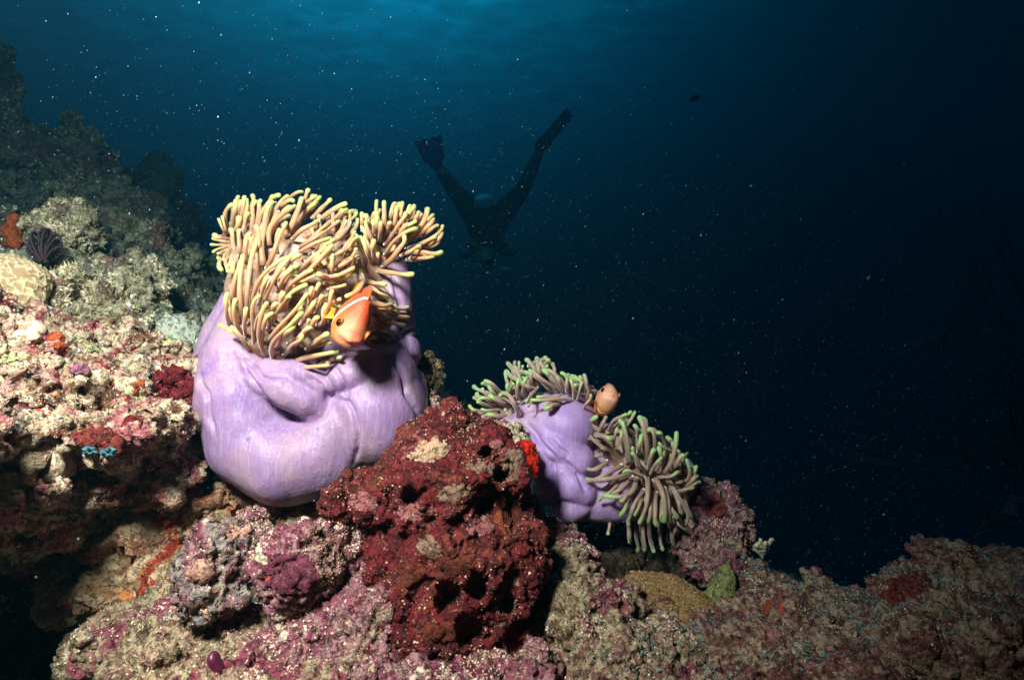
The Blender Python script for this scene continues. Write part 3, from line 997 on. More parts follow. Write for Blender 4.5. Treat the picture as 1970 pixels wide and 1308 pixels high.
CROP = {'A': (400, 350, 6.54), 'B': (560, 350, 6.54), 'C': (680, 350, 6.54), 'D': (400, 530, 6.54), 'E': (560, 530, 6.54),
        'F': (890, 670, 5.232), 'G': (1080, 780, 4.671), 'X': (0, 0, 1.0)}
BIG = {
 'A': '''240,660,150,560,135,470 250,640,190,540,180,440 250,640,215,420,300,290 290,620,330,400,350,245 300,560,330,330,380,190 380,600,390,350,410,250
 200,700,110,720,75,680 190,740,110,740,65,710 210,800,120,790,45,790 220,830,130,830,70,880 240,860,170,880,130,900 260,880,200,920,190,980
 300,900,230,990,250,1130 330,930,260,1000,280,1050 360,950,310,1040,310,1130 350,900,310,750,285,600 400,920,390,750,388,610 340,640,370,550,390,460
 420,700,450,560,500,400 450,640,480,400,490,230 420,560,440,380,460,200 560,820,540,780,535,710 550,680,560,440,600,250 610,640,640,380,660,240
 620,700,690,360,890,170 700,1050,690,620,810,260 780,800,820,520,1090,310 800,520,880,300,1000,180 860,380,950,280,1070,240 950,560,940,400,1030,320
 740,1100,880,750,980,520 960,680,1100,460,1180,210 1150,350,1220,220,1260,110 620,700,650,620,700,520 830,500,850,430,880,380 700,1308,720,1250,740,1210
 960,1080,1050,990,1140,930 900,1308,960,1180,1120,1050 480,1000,470,800,520,660 640,900,640,750,600,560 880,900,860,700,900,600''',
 'B': '''0,620,60,400,130,210 160,290,230,230,310,180 40,560,180,380,290,280 270,460,390,330,490,230 230,690,420,430,680,280 330,660,520,480,700,350
 100,830,400,640,600,490 80,900,250,800,490,710 480,770,650,650,730,520 640,560,750,480,820,400 680,730,780,620,835,470 20,720,150,600,320,500
 620,920,750,720,800,640 730,890,780,780,790,650 740,500,745,440,745,370 630,480,635,420,640,360 530,520,528,460,525,410 900,560,895,480,890,400
 960,560,945,500,940,430 1000,500,1030,440,1050,390 1020,520,1060,450,1080,400 1180,650,1180,500,1170,350 1090,880,1000,680,940,500 1000,760,940,650,890,570
 1120,640,1130,580,1130,520 1060,620,1080,530,1090,440 1080,1000,1030,880,1040,750 960,1090,880,860,820,680 1020,1020,960,900,900,720 10,1290,300,1040,510,810
 90,1140,260,960,430,830 280,1000,320,960,340,930 510,1140,520,1020,520,920 560,1120,680,1020,860,920 600,1180,690,1130,780,1090 480,1190,550,1185,600,1185
 450,1190,400,1180,350,1160 380,1000,405,1010,430,1030 780,930,800,890,815,850 1050,600,1040,560,1035,500 980,560,975,510,970,460 360,560,355,490,350,430
 300,900,420,800,520,740 200,760,330,640,430,560 560,700,640,600,680,500 420,1000,560,920,640,880 700,860,760,760,830,700''',
 'C': '''430,660,390,500,385,260 480,700,520,500,545,320 560,560,590,420,615,270 460,560,480,400,520,280 500,480,490,340,500,290 400,790,560,560,660,400
 620,500,660,400,710,310 640,560,680,430,720,370 700,430,730,360,755,330 560,640,650,570,780,500 400,920,560,700,785,590 370,1060,560,880,640,690
 600,930,700,880,830,815 780,480,800,430,820,390 820,470,840,440,855,410 690,720,870,530,935,340 900,530,930,480,1000,420 760,720,930,570,1000,470
 870,700,960,610,1060,550 690,840,1000,700,1120,560 850,810,1040,750,1110,640 830,790,980,720,1030,700 720,880,900,890,1100,890 720,960,870,960,1010,940
 290,1110,500,1150,735,1165 130,1240,260,1270,390,1290 340,620,340,560,345,520 440,560,450,540,455,520 330,600,300,540,300,440 560,760,620,600,680,540''',
 'D': '''330,400,330,120,415,-175 520,520,500,100,620,-450 470,560,400,250,440,-240 270,600,230,450,240,240 450,740,340,560,345,310 540,960,420,790,300,650
 450,790,330,740,270,690 590,920,560,500,645,260 740,1020,640,700,740,350 560,450,640,80,940,-210 640,360,680,200,740,40 700,440,800,100,1060,-260
 740,830,900,650,1240,240 830,1060,850,800,1170,480 760,680,900,400,1230,120 800,430,820,400,860,360 900,400,930,300,940,230 990,320,1020,280,1030,260
 1020,860,1150,770,1300,650 920,1150,1200,1160,1510,1130 1080,1080,1300,1020,1620,960 1230,1230,1380,1260,1500,1300 880,200,940,60,1060,-100 960,230,1100,60,1300,-60
 600,760,620,560,700,420 480,760,460,600,480,420 860,900,960,760,1080,640 960,1000,1080,860,1180,760 680,900,700,640,800,480''',
 'E': '''0,640,80,560,130,480 120,620,210,480,290,340 240,330,300,220,350,110 230,340,250,240,260,160 500,590,490,380,515,200 570,320,590,310,610,300
 340,620,470,520,420,420 200,930,330,820,450,740 400,870,450,850,500,845 200,670,290,600,330,530 190,680,220,620,225,560 480,170,600,140,680,120
 340,390,370,320,385,260 540,1050,580,1040,620,1030 400,1110,440,1090,480,1085 840,830,920,800,1050,770 980,330,1100,380,1250,360 1100,470,1200,430,1300,390
 1130,550,1220,490,1300,460 1060,180,1150,240,1215,285 880,0,870,150,700,260 420,560,430,440,440,370''',
 'X': '''715,580,750,590,783,592 712,590,745,600,780,604 715,600,750,608,785,611 715,605,745,618,778,625 720,615,740,630,765,640 715,640,740,650,750,655
 725,650,745,660,760,665 710,650,730,670,745,672 690,650,715,665,735,668 715,625,735,635,752,640 722,632,745,640,758,652 712,595,735,604,760,612''',
}
SMALL = {
 'F': '''480,560,260,460,115,385 440,530,260,470,200,415 400,470,320,380,230,330 370,440,290,360,200,355 330,470,290,430,265,385 560,680,500,520,400,450
 430,500,400,480,380,470 470,600,300,520,170,510 210,520,160,480,145,460 200,550,140,520,115,495 230,570,190,550,155,540 300,640,150,630,70,580
 350,620,260,630,195,615 470,670,360,680,250,665 470,670,440,640,430,620 200,650,140,670,85,690 260,660,180,710,105,735 290,700,240,740,205,770
 520,430,450,340,435,240 560,320,480,290,440,230 540,270,500,200,455,150 600,330,540,240,530,190 580,240,565,180,568,140 590,260,600,220,605,180
 640,360,550,330,520,285 700,400,620,370,565,320 760,380,660,270,580,235 880,420,740,290,600,245 960,420,800,310,675,220 760,240,700,180,645,115
 780,250,755,170,748,105 840,220,800,180,780,140 1010,440,900,300,815,215 1090,490,980,310,850,220 930,260,920,190,905,155 830,150,850,130,860,120
 790,120,810,110,830,100 820,210,840,190,850,180 1080,420,1060,320,1000,250 1060,430,1040,330,1060,270 480,470,440,410,510,360 460,480,450,400,450,370
 1250,420,1240,330,1225,270 1200,560,1260,420,1140,300 1150,540,950,510,700,520 1220,350,1190,310,1180,290 1200,380,1170,370,1130,370 690,470,660,500,640,530
 680,500,670,540,660,575 900,540,870,550,830,570 950,560,890,580,840,605 1210,600,1280,520,1290,470 560,440,540,380,560,330 620,420,600,360,640,300
 700,330,680,270,700,230 900,330,860,250,820,220 1000,380,960,300,940,280 1120,480,1120,380,1090,320 1160,500,1180,420,1200,350 420,560,330,520,280,480''',
 'G': '''400,400,250,270,160,140 370,440,150,450,40,335 270,300,240,295,205,285 410,500,300,570,160,555 540,540,350,640,200,700 620,600,420,660,220,660
 560,650,430,780,340,850 640,640,540,740,470,785 670,640,600,800,400,810 600,780,570,820,545,855 680,760,600,840,535,980 740,760,650,900,605,1030
 770,640,770,850,705,1050 800,780,800,920,785,1040 850,780,840,940,860,1070 840,660,920,820,925,1035 930,740,960,880,975,1045 980,880,1000,970,1040,1005
 960,670,1060,830,1165,995 1080,820,1130,920,1130,1050 720,1000,740,1180,750,1300 780,1000,800,1200,830,1308 880,1050,890,1200,910,1290 960,1010,990,1150,1020,1250
 1010,1000,1020,1110,1010,1160 1030,1030,1080,1100,1120,1125 440,990,430,1100,420,1150 600,1000,610,1150,620,1230 620,520,600,330,550,160 600,520,580,280,525,135
 770,520,760,300,705,110 760,480,760,230,735,120 680,270,690,210,660,180 600,200,600,130,660,60 480,220,560,120,620,60 390,250,265,160,310,105
 430,220,470,140,580,80 360,200,380,130,400,105 820,460,840,300,790,215 950,370,880,260,780,220 960,380,920,290,870,245 880,610,980,520,1035,250
 980,410,920,380,880,340 1010,480,1100,400,1030,400 1040,690,1150,640,1125,490 1190,640,1200,590,1212,550 1100,780,1180,710,1240,690 1140,720,1190,650,1215,635
 1000,560,1060,500,1090,450 900,500,900,420,880,380 1060,760,1130,760,1180,740 560,420,540,320,540,240 480,330,470,260,500,210 700,420,690,330,720,270
 760,600,700,520,640,430 800,620,840,540,900,470 720,640,640,600,560,600 850,640,950,640,1040,600 700,560,660,460,640,380 780,580,800,480,830,400 340,270,400,280,440,300 1010,760,1050,860,1080,960 720,800,700,900,660,980 900,860,900,960,900,1040''',
}


def traced(table):
    out = []
    for c, s in table.items():
        ox, oy, k = CROP[c]
        for w in s.split():
            v = [float(x) for x in w.split(',')]
            out.append((c, [(ox + v[i] / k, oy + v[i + 1] / k) for i in (0, 2, 4)]))
    return out


def dome(p, c, r, Yb, bulge):
    q = ((p[0] - c[0]) / r[0]) ** 2 + ((p[1] - c[1]) / r[1]) ** 2
    return Yb - bulge * math.sqrt(max(0.0, 1 - q)) + 0.03 * max(0.0, min(q - 1, 1))


def big_depth(c, p):
    if c == 'C' or (c == 'B' and p[0] > 690 and p[1] < 520):
        return dome(p, (745, 480), (120, 110), 1.055, 0.075)
    return dome(p, (575, 585), (185, 175), 1.04, 0.175)


def small_depth(c, p):
    if c == 'G':
        return dome(p, (1250, 905), (130, 130), 1.095, 0.07)
    if p[0] < 985:
        return dome(p, (985, 800), (90, 90), 1.20, 0.05)
    return dome(p, (1070, 800), (120, 100), 1.15, 0.075)


def crown(parent, table, depth, mat, rpx, fills, rs, seed):
    loc = np.array(parent.location)
    tr = traced(table)
    for n_, (c, pts) in enumerate(tr):            # short ones: the hidden lower half goes on down into the crown
        (bx, by), (mx, my), (tx, ty) = pts
        ln = math.hypot(tx - bx, ty - by)
        if ln < 34 and c != 'X':
            f = 34 / max(ln, 4) - 1
            tr[n_] = (c, [(bx + (bx - tx) * f, by + (by - ty) * f), ((bx + mx) / 2, (by + my) / 2), (tx, ty)])
    for c, pts in tr:
        ys = [depth(c, p) for p in pts]
        ys = [ys[0] + 0.036, ys[1] - 0.008, ys[2] - 0.016 + rs.uniform(-0.008, 0.008)]
        b, m, t = (P(p[0], p[1], y) for p, y in zip(pts, ys))
        ln = np.linalg.norm(t - b)
        r = rpx / F * ys[1] * min(1.0, 0.72 + ln * 3.5)
        if c == 'A' and pts[2][0] < 440:
            r *= 0.72
        add_tentacle(parent, mat, b, m, t, r * 1.15, r * 0.92, rs, loc)
    n = 0
    while n < fills:                              # tentacles of the rows behind, between the traced ones
        c, pts = tr[rs.integers(len(tr))]
        if c == 'X':
            continue
        dx, dy = rs.normal(size=2) * 11
        push = rs.uniform(0.02, 0.06)
        sc = rs.uniform(0.75, 0.98)
        base = pts[0]
        q = [(base[0] + (p[0] - base[0]) * sc + dx, base[1] + (p[1] - base[1]) * sc + dy) for p in pts]
        ys = [depth(c, p) + push for p in q]
        b, m, t = (P(p[0], p[1], y) for p, y in zip(q, (ys[0] + 0.03, ys[1], ys[2] + rs.uniform(-0.01, 0.01))))
        r = rpx / F * ys[1] * rs.uniform(0.85, 1.0)
        add_tentacle(parent, mat, b, m, t, r * 1.15, r * 0.92, rs, loc)
        n += 1


big = empty('sea_anemone', tuple(P(590, 960, 1.0)))
tag(big, 'large sea anemone with swollen lavender body and tan green-tipped tentacles', 'sea anemone', 'sea anemones')
def sausage(path, n=10):
    out = []
    for (a, b) in zip(path[:-1], path[1:]):
        for i in range(n):
            f = i / n
            out.append(tuple(x + (y - x) * f for x, y in zip(a, b)))
    out.append(path[-1])
    return [(x, y, Y, r, r, rd) for x, y, Y, r, rd in out]


soft('column',
    sausage([(486, 625, 1.045, 54, .075), (470, 695, 1.01, 74, .088), (472, 770, 0.985, 84, .092), (496, 845, 0.98, 86, .094), (556, 884, 0.975, 88, .094), (622, 868, 0.975, 82, .090), (652, 820, 0.975, 66, .075), (655, 775, 0.985, 48, .060)])
    + sausage([(464, 580, 1.08, 32, .05), (432, 645, 1.07, 38, .05), (408, 720, 1.06, 34, .05), (412, 795, 1.05, 32, .045), (448, 855, 1.06, 36, .05)], 8)
    + [(560, 800, 1.05, 140, 150, 0.10), (730, 792, 1.00, 92, 112, 0.105), (745, 740, 1.00, 62, 80, 0.09), (800, 800, 1.045, 22, 88, 0.05, 5), (782, 760, 1.03, 32, 70, 0.06),
       (762, 600, 1.075, 36, 138, 0.055, -4), (740, 560, 1.09, 40, 110, 0.05, -4), (786, 682, 1.035, 24, 34, 0.045, 18), (770, 715, 1.02, 34, 22, 0.05, -12),
       (620, 640, 1.06, 140, 150, 0.10), (690, 718, 0.975, 60, 44, 0.075, -12)]
    + sausage([(515, 724, 0.955, 34, .050), (556, 746, 0.938, 42, .056), (600, 768, 0.940, 36, .050), (622, 780, 0.945, 22, .036)], 8)
    + sausage([(520, 708, 0.94, 22, .03), (585, 716, 0.93, 24, .035), (628, 742, 0.935, 22, .03)], 8),
    0.0029, M['col_big'], big, seed=61, sm=6, lines=[
        [(453, 675), (478, 721), (505, 761), (530, 785), (560, 803), (594, 814), (621, 800), (635, 776)], [(456, 678), (493, 709), (502, 724), (517, 729), (545, 722)],
        [(386, 712), (384, 736), (398, 755), (401, 773), (403, 803), (416, 840)], [(646, 767), (670, 773), (682, 797), (689, 828), (687, 865), (681, 892)],
        [(719, 678), (756, 690), (774, 721), (780, 758), (799, 785), (811, 816)], [(774, 643), (786, 668), (793, 681), (811, 703)], [(774, 643), (800, 630)],
        [(594, 724), (615, 739), (634, 767)], [(640, 700), (662, 740), (668, 765)], [(752, 520), (770, 590), (772, 640)]])
soft('oral_disc', [
    (585, 570, 1.06, 140, 135, 0.125), (520, 500, 1.085, 70, 60, 0.08), (452, 475, 1.09, 26, 40, 0.03), (560, 650, 0.995, 90, 58, 0.075), (670, 520, 1.07, 95, 66, 0.08), (735, 600, 1.04, 32, 50, 0.05),
    (727, 488, 1.05, 40, 15, 0.02, -50), (757, 468, 1.065, 52, 20, 0.03, -35)],
    0.0060, M['disc'], big, seed=62, sm=4)
rsA = np.random.default_rng(71)
crown(big, BIG, big_depth, M['tent_big'], 4.4, 112, rsA, 1)

small = empty('sea_anemone', tuple(P(1110, 990, 1.12)))
tag(small, 'smaller violet sea anemone with drooping brown green-tipped tentacles behind the red rock', 'sea anemone', 'sea anemones')
soft('column', [
    (1085, 815, 1.15, 66, 62, 0.085, 20), (1050, 800, 1.17, 60, 46, 0.06), (985, 825, 1.18, 44, 26, 0.05)]
    + sausage([(970, 822, 1.17, 22, .04), (1010, 830, 1.15, 34, .055), (1035, 868, 1.13, 36, .055), (1058, 905, 1.115, 34, .050), (1056, 945, 1.11, 26, .04)], 8)
    + sausage([(1040, 812, 1.13, 24, .04), (1072, 856, 1.105, 34, .05), (1110, 884, 1.10, 34, .05), (1135, 896, 1.11, 18, .03)], 8)
    + sausage([(1082, 905, 1.09, 26, .04), (1098, 930, 1.085, 34, .045), (1120, 944, 1.09, 30, .042)], 8)
    + sausage([(1076, 988, 1.10, 17, .03), (1096, 978, 1.09, 27, .04), (1118, 966, 1.10, 26, .04)], 8)
    + sausage([(1120, 960, 1.12, 40, .05), (1180, 948, 1.13, 56, .065), (1240, 930, 1.15, 66, .07), (1290, 920, 1.17, 50, .06)], 8)
    + [(1150, 850, 1.18, 60, 50, 0.05), (1120, 900, 1.16, 70, 60, 0.05)],
    0.0026, M['col_small'], small, seed=63, sm=5, wrinkle=0.0020, cw=3.2, cd=0.0068, lines=[
        [(997, 800), (1012, 815), (1028, 831), (1037, 848), (1049, 861), (1062, 873), (1068, 880)], [(1052, 838), (1072, 859), (1091, 873), (1093, 882)],
        [(1066, 882), (1066, 917), (1072, 949), (1056, 971)], [(1085, 885), (1114, 914), (1127, 946)], [(1030, 775), (1026, 800), (1034, 812)], [(990, 790), (1010, 800), (1030, 790)]])
soft('oral_disc', [
    (1250, 905, 1.135, 80, 62, 0.070, 25), (1185, 850, 1.14, 44, 34, 0.05), (1080, 765, 1.21, 70, 30, 0.05), (965, 790, 1.215, 34, 34, 0.04), (1130, 780, 1.20, 40, 34, 0.05), (1010, 760, 1.215, 36, 24, 0.04), (1260, 960, 1.13, 66, 46, 0.05)],
    0.0055, M['disc'], small, seed=64, sm=4)
crown(small, SMALL, small_depth, M['tent_small'], 4.0, 75, rsA, 2)


# ================================================================== anemonefish
def mat_fish(pale=False):
    k = NT('peach_fish_skin' if pale else 'orange_fish_skin')
    s = k.node('ShaderNodeSeparateXYZ')
    k.link(k.tc.outputs['Object'], s.inputs[0])
    x, z = s.outputs['X'], s.outputs['Z']
    c = k.ramp(k.math('ADD', k.math('MULTIPLY', z, 1.6), 0.5), [(0.18, lin(240, 150, 40)), (0.45, lin(226, 110, 44)), (0.8, lin(206, 76, 40))])
    c = k.mix(k.step(x, 0.16 if pale else 0.30, 0.40 if pale else 0.52), c, lin(232, 164, 134) if pale else lin(232, 140, 106))
    # thin white bar behind the eye, leaning forward towards the nape
    d = k.math('ABSOLUTE', k.math('SUBTRACT', x, k.math('ADD', 0.205, k.math('MULTIPLY', k.math('MULTIPLY', z, z), -0.9))))
    c = k.mix(k.math('SUBTRACT', 1.0, k.step(d, 0.014, 0.022)), c, lin(240, 240, 250))
    k.base(c)
    k.set(Roughness=0.42, Subsurface_Weight=0.12, Subsurface_Scale=0.01)
    mp = k.node('ShaderNodeMapping')
    mp.inputs['Scale'].default_value = (62, 40, 62)
    k.link(k.tc.outputs['Object'], mp.inputs[0])
    sc = k.voro(1.0, vec=mp.outputs[0]).outputs['Distance']
    k.bump(k.math('ADD', k.math('MULTIPLY', sc, k.math('SUBTRACT', 1.0, k.step(x, 0.22, 0.34))), k.math('MULTIPLY', k.noise(90, 3), 0.4)), 0.35, 0.012)
    return k.m


M['fish'] = mat_fish()
M['fish_pale'] = mat_fish(True)


def simple(name, c, rough=0.5, sss=0.0, bumpsc=None):
    k = NT(name)
    n = k.noise(40, 3)
    k.base(k.mix(k.math('MULTIPLY', n, 0.5), c, tuple(list(np.array(c[:3]) * 0.55) + [1])))
    k.set(Roughness=rough)
    if sss:
        k.set(Subsurface_Weight=sss, Subsurface_Scale=0.01)
    if bumpsc:
        k.bump(k.noise(bumpsc, 4), 0.5, 0.006)
    return k.m


M['fin_y'] = simple('yellow_fin', lin(222, 150, 36), 0.5, 0.2)
M['fin_o'] = simple('orange_fin', lin(206, 84, 38), 0.5, 0.2)
M['pupil'] = simple('black_pupil', lin(8, 8, 10), 0.12)
M['iris'] = simple('orange_iris', lin(190, 104, 44), 0.3)
M['mouth'] = simple('mouth_line', lin(104, 40, 28), 0.6)


def fish_body():
    n, sides = 110, 40
    xs = np.linspace(-0.44, 0.5, n)
    kx = [-0.44, -0.36, -0.2, 0.0, 0.15, 0.28, 0.38, 0.45, 0.485, 0.5]
    top = np.interp(xs, kx, [.055, .075, .18, .29, .305, .26, .185, .110, .055, .0])
    bot = np.interp(xs, kx, [.055, .07, .15, .225, .225, .195, .150, .105, .065, .0])
    wid = np.interp(xs, kx, [.018, .03, .085, .145, .168, .170, .150, .115, .075, .0])
    for a in (top, bot, wid):
        for _ in range(16):
            a[1:-1] = (a[:-2] + 2 * a[1:-1] + a[2:]) / 4
    th = np.linspace(0, 2 * math.pi, sides, endpoint=False)
    V, Q = [], []
    for i in range(n):
        for t in th:
            c, s = math.cos(t), math.sin(t)
            h = top[i] if s > 0 else bot[i]
            y = wid[i] * abs(c) ** 0.85 * math.copysign(1, c) * (1 - 0.40 * max(0, s) ** 2)
            V.append((xs[i], y, h * abs(s) ** 1.0 * math.copysign(1, s) - 0.01))
    for i in range(n - 1):
        for j in range(sides):
            k = (j + 1) % sides
            Q.append((i * sides + j, i * sides + k, (i + 1) * sides + k, (i + 1) * sides + j))
    Q.append(tuple(range(sides))[::-1])
    V = np.array(V)
    # lips and cheek: the lower jaw pushes forward a little, groove at the mouth
    fr = np.clip((V[:, 0] - 0.40) / 0.1, 0, 1)
    V[:, 0] += 0.010 * fr * np.sin((V[:, 2] + 0.02) * 60)
    gill = np.exp(-((V[:, 0] - 0.245 + 1.1 * (V[:, 2] + 0.02) ** 2) / 0.009) ** 2) * (V[:, 2] < 0.12) * (V[:, 2] > -0.17)
    V[:, 1] *= 1 - 0.07 * gill
    return mesh_from('body', V, faces=[tuple(int(a) for a in q) for q in Q])


def fan(name, root, d1, d2, L, n=9, thick=0.004, curve=0.12):
    """thin fin with ray ridges: a fan of rays between two directions, both faces and an edge"""
    d1, d2, root = Vector(d1), Vector(d2), Vector(root)
    nrm = d1.cross(d2).normalized()
    rows = 5
    pts = []
    for i in range(2 * n - 1):
        f = i / (2 * n - 2)
        d = d1.lerp(d2, f).normalized()
        rl = L * (1 - 0.16 * (2 * f - 1) ** 2) * (1.0 if i % 2 == 0 else 0.965)
        for r in range(rows):
            g = 0.12 + 0.88 * r / (rows - 1)
            p = root + d * rl * g + nrm * (curve * L * g * g * (1 - (2 * f - 1) ** 2) + (thick * 0.8 if i % 2 == 0 else -thick * 0.2))
            pts.append(p)
    w = 2 * n - 1
    V = [tuple(p + nrm * thick / 2) for p in pts] + [tuple(p - nrm * thick / 2) for p in pts]
    N = len(pts)
    Q = []
    for i in range(w - 1):
        for r in range(rows - 1):
            a, b, c, d = i * rows + r, (i + 1) * rows + r, (i + 1) * rows + r + 1, i * rows + r + 1
            Q += [(a, b, c, d), (N + d, N + c, N + b, N + a)]
    for i in range(w - 1):
        a, b = i * rows + rows - 1, (i + 1) * rows + rows - 1
        Q.append((a, b, N + b, N + a))
    return mesh_from(name, np.array(V), faces=Q)


def strip_fin(name, xs, zs, hs, thick=0.006):
    """fin standing along the back or belly"""
    n = len(xs)
    V, Q = [], []
    for s in (-1, 1):
        for i in range(n):
            off = s * thick / 2 * (1.5 if i % 2 else 0.7)
            V += [(xs[i], off, zs[i]), (xs[i] - 0.02, off * 0.4, zs[i] + hs[i])]
    for i in range(n - 1):
        a = 2 * i
        Q += [(a, a + 2, a + 3, a + 1), (2 * n + a + 1, 2 * n + a + 3, 2 * n + a + 2, 2 * n + a), (a + 1, a + 3, 2 * n + a + 3, 2 * n + a + 1)]
    return mesh_from(name, np.array(V), faces=Q)


def make_fish():
    root = empty('anemonefish', (0, 0, 0))
    obj('body', fish_body(), M['fish'], root)
    xs = np.linspace(0.20, -0.36, 15)
    kx = [-0.44, -0.36, -0.2, 0.0, 0.15, 0.28]
    zt = np.interp(xs, kx, [.045, .06, .16, .27, .285, .24])
    zb = -np.interp(xs, kx, [.055, .065, .14, .21, .21, .18])
    hd = 0.10 * np.sin(np.linspace(0.02, math.pi * 0.93, 15)) ** 0.7
    obj('dorsal_fin', strip_fin('dorsal_fin', xs, zt, hd), M['fin_o'], root)
    obj('anal_fin', strip_fin('anal_fin', xs[8:], zb[8:], -hd[8:] * 1.1), M['fin_y'], root)
    obj('tail_fin', fan('tail_fin', (-0.40, 0, 0), (-1, 0, 0.62), (-1, 0, -0.62), 0.25, 9), M['fin_y'], root)
    for s in (-1, 1):
        obj('pectoral_fin', fan('pectoral_fin', (0.16, s * 0.155, -0.05), (-0.95, s * 0.28, 0.16), (-0.75, s * 0.40, -0.65), 0.22, 9, curve=0.1 * s), M['fin_y'], root)
        obj('pelvic_fin', fan('pelvic_fin', (0.10, s * 0.05, -0.20), (-0.2, s * 0.2, -1), (-0.9, s * 0.15, -0.6), 0.2, 6), M['fin_y'], root)
        v, t = ICO[3]
        iv = v * np.array([0.043, 0.026, 0.047]) + np.array([0.372, s * 0.136, 0.058])
        e = obj('eye', mesh_from('eye', iv, tris=t), M['iris'], root)
        pv = v * np.array([0.033, 0.024, 0.037]) + np.array([0.386, s * 0.147, 0.058])
        obj('pupil', mesh_from('pupil', pv, tris=t), M['pupil'], e)
    V = []
    nn, sd = 17, 6
    for i in range(nn):
        a = (i / (nn - 1) - 0.5) * 2.3
        c = np.array([0.494 - 0.085 * (a / 1.15) ** 2, 0.100 * math.sin(a), 0.0 - 0.045 * (a / 1.15) ** 2])
        for j in range(sd):
            t = j * 2 * math.pi / sd
            V.append(c + 0.0095 * np.array([math.cos(t), 0, math.sin(t)]))
    Q = [(i * sd + j, i * sd + (j + 1) % sd, (i + 1) * sd + (j + 1) % sd, (i + 1) * sd + j) for i in range(nn - 1) for j in range(sd)]
    obj('mouth', mesh_from('mouth', np.array(V), faces=Q), M['mouth'], root)
    return root


def copy_tree(o, parent=None):
    c = o.copy()
    COL.objects.link(c)
    c.parent = parent
    for ch in list(o.children):
        copy_tree(ch, c)
    return c


def pose_fish(root, snout, f, u, size):
    f = Vector(f).normalized()
    u = Vector(u)
    u = (u - f * u.dot(f)).normalized()
    s = u.cross(f)
    Mx = Matrix((f, s, u)).transposed()
    root.rotation_euler = Mx.to_euler()
    root.scale = (size,) * 3
    root.location = Vector(snout) - f * (0.5 * size)


fish1 = make_fish()
fish2 = copy_tree(fish1)
for ch in fish2.children:
    if ch.name.startswith('body'):
        ch.data = ch.data.copy()
        ch.data.materials[0] = M['fish_pale']
U1 = Vector((0.52, 0, 0.85))
R1 = Vector((0.85, 0, -0.52))
C1 = Vector((0.25, -1, 0.05)).normalized()
pose_fish(fish1, P(672, 655, 0.80), C1 * 0.84 + R1 * 0.24 - U1 * 0.46, U1 + R1 * 0.1 + C1 * 0.4, 0.158)
tag(fish1, 'orange anemonefish with a white bar peering out of the large tan anemone', 'fish', 'anemonefish')
C2 = Vector((-0.15, -1, 0.1)).normalized()
U2 = Vector((0.28, 0, 0.95))
R2 = Vector((0.95, 0, -0.28))
pose_fish(fish2, P(1179, 758, 1.08), C2 * 0.85 + R2 * 0.20 + U2 * 0.34, U2 - C2 * 0.2, 0.124)
tag(fish2, 'pale orange anemonefish rising behind the smaller anemone with its chin showing', 'fish', 'anemonefish')


# ================================================================== diver
def tube_mesh(name, pts, radii, sides=12, cap=True):
    pts = [np.asarray(p, dtype=float) for p in pts]
    C = np.array(pts)
    T = np.gradient(C, axis=0)
    T /= np.linalg.norm(T, axis=1, keepdims=True)
    ref = np.array([0.12, 0.31, 0.94])
    A = np.cross(T, ref)
    A /= np.maximum(np.linalg.norm(A, axis=1, keepdims=True), 1e-9)
    B = np.cross(T, A)
    th = np.linspace(0, 2 * math.pi, sides, endpoint=False)
    V = np.concatenate([C[i] + radii[i] * (np.cos(th)[:, None] * A[i] + np.sin(th)[:, None] * B[i]) for i in range(len(C))])
    Q = [(i * sides + j, i * sides + (j + 1) % sides, (i + 1) * sides + (j + 1) % sides, (i + 1) * sides + j) for i in range(len(C) - 1) for j in range(sides)]
    if cap:
        Q += [tuple(range(sides))[::-1], tuple((len(C) - 1) * sides + j for j in range(sides))]
    return mesh_from(name, V, faces=Q)


YD = 8.0
DK = YD / 6.4
diver = empty('person', tuple(P(938, 500, YD + 0.3)))
tag(diver, 'person in black wetsuit and blue fins diving head down, legs spread, in the dark water', 'person')
dl = np.array(diver.location)
J = {}


def joint(n, px, py, Y, r):
    J[n] = (P(px, py, YD + (Y - YD) * DK) - dl, r * DK)


joint('pelvis', 938, 432, YD, 0.19)
joint('waist', 938, 458, YD + 0.2, 0.18)
joint('chest', 938, 476, YD + 0.45, 0.20)
joint('neck', 938, 490, YD + 0.68, 0.08)
joint('head', 937, 500, YD + 0.80, 0.12)
joint('crown', 937, 507, YD + 0.90, 0.09)
for s, pts in (('l', [(912, 412, -0.02, .155), (888, 384, -0.05, .125), (868, 357, -0.05, .095), (852, 337, 0.0, .082), (841, 318, 0.05, .060), (836, 309, 0.0, .055)]),
               ('r', [(966, 410, -0.02, .155), (990, 384, -0.05, .125), (1012, 352, -0.05, .095), (1026, 318, 0.0, .082), (1038, 288, 0.05, .060), (1044, 277, 0.0, .055)])):
    for i, (x, y, dy, r) in enumerate(pts):
        joint(f'{s}leg{i}', x, y, YD + dy, r)
for s, pts in (('l', [(912, 474, .42, .085), (893, 478, .30, .070), (889, 486, .2, .062), (900, 490, 0.05, .050), (908, 489, 0, .045)]),
               ('r', [(962, 474, .42, .085), (984, 476, .30, .070), (988, 483, .2, .062), (974, 488, 0.05, .050), (966, 488, 0, .045)])):
    for i, (x, y, dy, r) in enumerate(pts):
        joint(f'{s}arm{i}', x, y, YD + dy, r)
names = list(J)
edges = [('pelvis', 'waist'), ('waist', 'chest'), ('chest', 'neck'), ('neck', 'head'), ('head', 'crown')]
for s in 'lr':
    edges += [('pelvis', f'{s}leg0')] + [(f'{s}leg{i}', f'{s}leg{i+1}') for i in range(5)]
    edges += [('chest', f'{s}arm0')] + [(f'{s}arm{i}', f'{s}arm{i+1}') for i in range(4)]
me = bpy.data.meshes.new('body')
